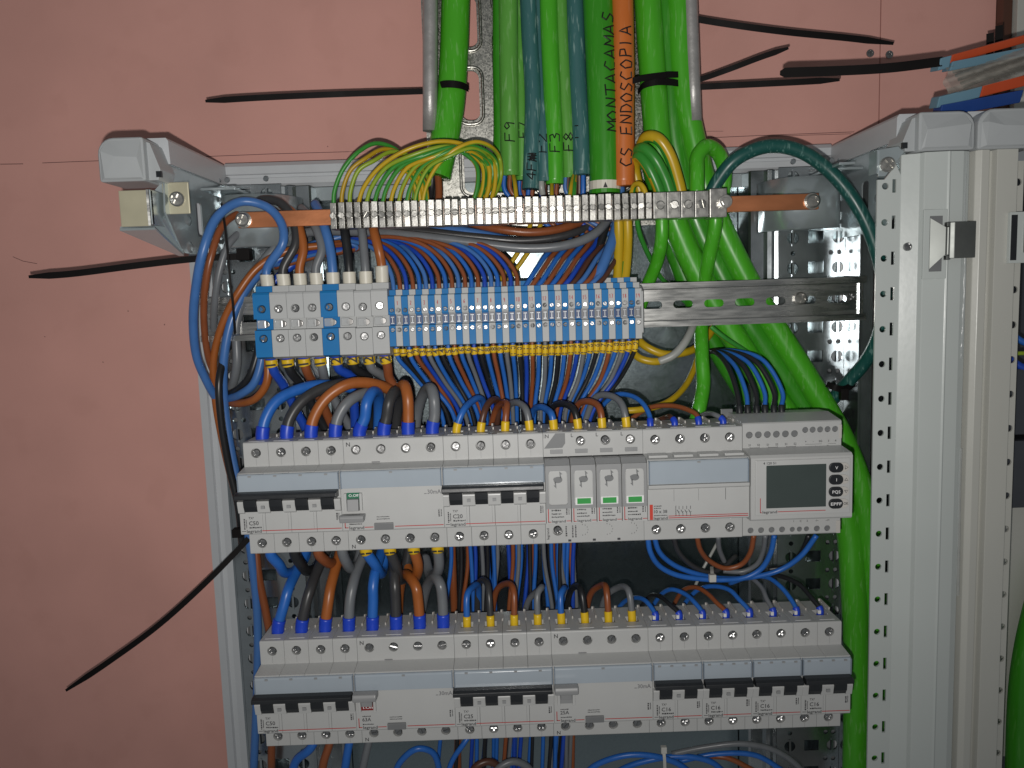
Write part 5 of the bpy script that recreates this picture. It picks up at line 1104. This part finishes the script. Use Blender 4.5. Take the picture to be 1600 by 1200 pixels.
YW = [(4.6, [(1066, 312, 22), (1060, 285, 20), (1045, 240, 16), (1028, 217, 16), (1012, 214, 22), (1002, 228, 34), (998, 262, 44)], .12, 'thick earth wire arching beside the orange cable, yellow stripe in front'),
      (4.4, [(1050, 312, 20), (1040, 280, 18), (1022, 246, 16), (1006, 232, 20), (994, 240, 32), (990, 280, 44)], .76, 'thick green earth wire, middle of the three beside the orange cable'),
      (4.2, [(1034, 312, 20), (1026, 288, 18), (1010, 256, 18), (998, 244, 24), (992, 262, 36), (1002, 310, 40)], .70, 'thick green earth wire nearest the orange cable'),
      (2.2, [(1008, 312, 12), (1007, 298, 12), (1000, 288, 14), (991, 290, 20), (986, 312, 26)], .28, 'small yellow earth wire loop at the foot of the orange cable'),
      (3.7, [(966, 334, 24), (967, 370, 24), (966, 410, 20), (964, 440, 16), ('w', th_x(34), 14, TZ+16)], .24, 'left of two thick yellow wires dropping into the last thin blocks'),
      (3.7, [(980, 334, 24), (981, 370, 24), (979, 410, 20), (975, 440, 16), ('w', th_x(35), 14, TZ+16)], .38, 'right of two thick yellow wires dropping into the last thin blocks'),
      (2.0, [(994, 330, 24), (998, 360, 30), (1012, 396, 44), (1030, 430, 60), (1048, 450, 70), (1080, 480, 76)], .74, 'thin green wire slanting right behind the rail'),
      (2.0, [(1110, 510, 30), (1130, 526, 30), (1170, 552, 36), (1200, 574, 48)], .80, 'thin green wire slanting below the rail across the cables'),
      (3.2, [(996, 530, 40), (1010, 542, 34), (1036, 553, 32), (1064, 552, 38), (1090, 542, 50), (1112, 516, 64), (1118, 490, 72)], .28, 'upper yellow wire sagging below the rail'),
      (3.0, [(986, 548, 36), (1000, 560, 30), (1020, 565, 28), (1034, 564, 30)], .28, 'lower yellow wire sagging below the terminal blocks'),
      (2.6, [(972, 642, 12), (1000, 640, 12), (1040, 630, 24), (1070, 604, 44), (1086, 572, 60), (1094, 540, 72)], .28, 'yellow wire rising from behind the fuse holder'),
      (1.9, [(830, 346, 40), (822, 372, 36), (806, 400, 34), (790, 424, 34), (776, 450, 40)], .2, 'green earth core crossing down behind the thin blocks'),
      (1.9, [(846, 346, 40), (836, 376, 36), (816, 408, 34), (800, 430, 34), (786, 452, 40)], .3, 'second green earth core crossing down behind the thin blocks')]
for r, pts, s0, o in YW: wire(o, pts, r, YG, 'single earth wires', stripe=(s0, .0015), n=16, name='earth_wire')
wire('pale grey sleeved wire joining the sagging yellow wire', [(1030, 565, 28), (1052, 555, 26), (1068, 538, 28), (1080, 516, 36), (1086, 495, 46)], 3.3, 'w_ltgrey', 'single earth wires')

# ================================================================== CABLE TIES
def tie(label, pts, w, t=.55, wd=None, head=None, mt='tie', taper=True, bands=(), group='cable ties', ang=0.0):
    """flat strap along a path, broad side up-and-down seen from the camera"""
    path = catmull([P3(p) for p in pts], 8); n = len(path); base = path[-1].copy(); q = MB()
    T, _ = frames(path); vs = []
    for i, p in enumerate(path):
        fr = (CAM-p).normalized(); side = T[i].cross(fr).normalized(); nr = side.cross(T[i]).normalized()
        c, s = math.cos(ang), math.sin(ang); a = side*c+nr*s; b = nr*c-side*s
        k = w/2*(min(1, .45+i/(n*.22)) if taper else 1)
        vs += [p+a*k+b*t/2, p+a*k-b*t/2, p-a*k-b*t/2, p-a*k+b*t/2]
    fs = [(0, 1, 2, 3), tuple((n-1)*4+j for j in (3, 2, 1, 0))]
    for i in range(n-1):
        for j in range(4): fs.append((i*4+j, i*4+(j+1) % 4, (i+1)*4+(j+1) % 4, (i+1)*4+j))
    q.add(vs, fs); o = link('cable_tie', q.mesh('cable_tie', off=base), mt, None, base); tag(o, label, 'cable tie', group)
    if head:
        c = P3(head[0]); h = head[1]; mb = MB().box(-h[0]/2, h[0]/2, -h[1]/2, h[1]/2, -h[2]/2, h[2]/2); hd = part('head', mb, mt, o, c-base, bevel=.5)
    for bp, bw in bands:
        bpath = catmull([P3(p) for p in bp], 6); q = MB(); vs = []; m = len(bpath)
        for p in bpath: vs += [p+Vector((0, 0, bw/2)), p-Vector((0, 0, bw/2)), p+Vector((0, 1.0, -bw/2)), p+Vector((0, 1.0, bw/2))]
        fs = [(0, 1, 2, 3), tuple((m-1)*4+j for j in (3, 2, 1, 0))]
        for i in range(m-1):
            for j in range(4): fs.append((i*4+j, i*4+(j+1) % 4, (i+1)*4+(j+1) % 4, (i+1)*4+j))
        q.add(vs, fs); link('strap_loop', q.mesh('strap_loop', off=base), mt, o)
    return o
tie('black cable tie tail pointing left from the tray, around the large green cable', [(321, 158, 40), (400, 153, 40), (520, 147.5, 44), (664, 142.5, 62)], 4.6, bands=[([(683, 136, 52), (692, 131.5, 41), (706, 131, 37), (720, 133, 40), (732, 138, 52)], 5.4)])
tie('black cable tie tail pointing left across the wall, level with terminal wires', [(45, 432.5, 10), (110, 428, 10), (220, 414, 14), (310, 404, 18), (392, 400, 22)], 5.0, head=((382, 397.5, 20), (10, 9, 9)))
tie('long black cable tie seen edge-on hanging down across the left loops', [(346, 318, 2), (352, 360, -2), (358, 420, -4), (364, 480, 0), (367, 522, 8)], 1.6, 1.2, taper=False)
tie('black cable tie tail curving down to the left beside the breakers', [(103, 1079, 20), (170, 1034, 18), (250, 975, 16), (330, 902, 18), (388, 842, 26)], 4.6, head=((372, 832, 30), (8, 8, 7)))
tie('topmost black cable tie tail pointing right from the tray', [(1396, 68, 60), (1330, 60, 56), (1230, 50, 52), (1160, 41, 52), (1090, 30, 56), (1062, 24, 58)], 5.0)
tie('black cable tie tail slanting up to the right from the tray', [(1232, 75, 30), (1190, 89, 32), (1140, 108, 36), (1094, 124, 46), (1070, 130, 50)], 4.2, bands=[([(962, 135, 30), (985, 127, 26), (1010, 121, 28), (1040, 117, 34), (1070, 116, 46)], 4.6)])
tie('black cable tie tail pointing right, lowest one beside the tray', [(1312, 124.5, 40), (1250, 128, 40), (1170, 132, 44), (1090, 136, 50), (1068, 137, 52)], 4.8, bands=[([(997, 144, 46), (1006, 133, 34), (1024, 128, 30), (1046, 128, 36), (1068, 131, 46)], 5.0)])
tie('white cable tie bundling the hanging blue loops', [(1112, 886, 4), (1112.5, 893, -6), (1113, 899, -11)], 2.6, .8, mt='tie_white', taper=False, head=((1113, 903, -13), (5.4, 4, 5.8)))
tie('white cable tie on the wires at the bottom edge', [(1036, 1168, -4), (1038, 1182, -6), (1039, 1205, -4)], 2.4, .8, mt='tie_white', taper=False, head=((1037, 1171, -6), (4.6, 4, 5.4)))
tie('black cable tie around the teal cable beside the meter', [(1292, 600, 30), (1305, 606, 24), (1318, 608, 26), (1334, 600, 36)], 5.0, 1.0, taper=False, head=((1318, 616, 26), (6, 6, 9)))
# --- packet of cable ties lying on top of the cabinets
bag = thing('cable_tie_packet', 'crumpled clear packet with blue and orange bands on the right cabinet top', 'packet', at(1530, 170, -20))
B0 = Vector(bag.location)/S
def slab(name, a, b, d0, d1, th, mt):
    """flat band between two pixel points at two depths, thick th, leaning back"""
    A, Bq = at(a[0], a[1], d0), at(b[0], b[1], d1); dz = Vector((0, 3.5, -th)); dy = Vector((0, 11, 2)); q = MB()
    q.add([A, Bq, Bq+dz, A+dz, A+dy, Bq+dy, Bq+dy+dz, A+dy+dz], [(0, 1, 2, 3), (7, 6, 5, 4), (0, 4, 5, 1), (1, 5, 6, 2), (2, 6, 7, 3), (3, 7, 4, 0)])
    return part(name, q, mt, bag, -B0, bevel=.8)
slab('band', (1470, 91), (1488, 86), -40, -40, 7.5, 'card_blue'); slab('band', (1488.5, 85.5), (1640, 44), -40, -34, 5.0, 'card_orange'); slab('band', (1488.5, 96), (1640, 66), -39, -34, 5.5, 'card_blue')
slab('band', (1468, 151), (1536, 134), -40, -40, 7.0, 'card_blue'); slab('band', (1536.5, 133.5), (1640, 108), -40, -36, 7.0, 'card_orange'); slab('band', (1472, 164), (1600, 140), -39, -36, 8.0, 'card_navy')
q = MB(); nu, nv = 26, 12; random.seed(11)
V = []
for i in range(nu+1):
    for j in range(nv+1):
        u, v = i/nu, j/nv
        px = 1477+150*u; py = (106-38*u)*(1-v)+(150-40*u)*v
        V.append(at(px+4*math.sin(v*9), py, -38+5*math.sin(v*PI*3+u*3)+random.uniform(-1.2, 1.2)+4*math.sin(v*PI)))
q.add(V, [(i*(nv+1)+j, (i+1)*(nv+1)+j, (i+1)*(nv+1)+j+1, i*(nv+1)+j+1) for i in range(nu) for j in range(nv)])
link('clear_wrap', q.mesh('clear_wrap', off=B0, fixn=False), 'bag', bag, smooth=True)
for k in range(5):
    pth = [at(1490+k*4, 112+k*6, -24), at(1560, 100+k*5.5-6, -22), at(1640, 80+k*5, -20)]; q = MB(); tube(q, catmull(pth, 5), 1.5, 6); link('packed_tie', q.mesh('packed_tie', off=B0, fixn=False), 'tie', bag)
tie('broad black cable tie sticking out left of the clear packet', [(1219, 114, -40), (1236, 113, -40), (1300, 111, -40), (1390, 106, -40), (1472, 96, -38)], 6.4, .8)
for x, y, o in ((1547, 66, 'left'), (1561, 60, 'right')):
    tie('short black strap end standing up behind the packet, %s one' % o, [(x, y-14 if o == 'left' else y-20, 20), (x, y, 20), (x-1, y+26, 20)], 5.0, .8, taper=False)
# --- neighbouring cabinet wires
for c, r, pts, o in (('w_blue', 2.5, [(1578, 520, 10), (1600, 535, 6), (1650, 545, 4)], 'blue wire in the neighbouring cabinet, upper'), ('w_dkblue', 3, [(1576, 560, 12), (1600, 575, 8), (1650, 580, 4)], 'blue wire in the neighbouring cabinet, lower'),
                     ('w_lime', 1.6, [(1574, 553, 2), (1600, 552, 0), (1650, 556, 0)], 'yellow-green wire in the neighbouring cabinet'), ('c_dgreen', 9, [(1640, 880, 10), (1615, 960, 8), (1596, 1060, 6), (1588, 1230, 6)], 'green cable in the neighbouring cabinet at the lower right edge')):
    wire(o, pts, r, c, 'wires in the neighbouring cabinet')
# --- stretch film torn edges on the right posts
def film(label, pts, w):
    q = MB(); P = catmull([P3(p) for p in pts], 6); V = []
    for i, p in enumerate(P):
        ww = w*(.5+.5*math.sin(i*1.1)**2); V += [p+Vector((-ww, 0, 0)), p+Vector((0, -1.4, 0)), p+Vector((ww*.6, .4, 0))]
    q.add(V, [(i*3+j, i*3+j+1, i*3+j+4, i*3+j+3) for i in range(len(P)-1) for j in range(2)])
    o = link('protective_film', q.mesh('protective_film', fixn=False), 'film', None, smooth=True); tag(o, label, 'film', 'torn protective film')
film('torn clear film edge along the right post, upper', [(1511, 240, -50), (1507, 320, -51), (1508, 420, -51), (1504, 520, -51), (1502, 560, -51)], 1.5)
film('torn clear film edge along the right post, lower', [(1502, 700, -51), (1500, 760, -51), (1499, 830, -51), (1497, 930, -51)], 1.5)
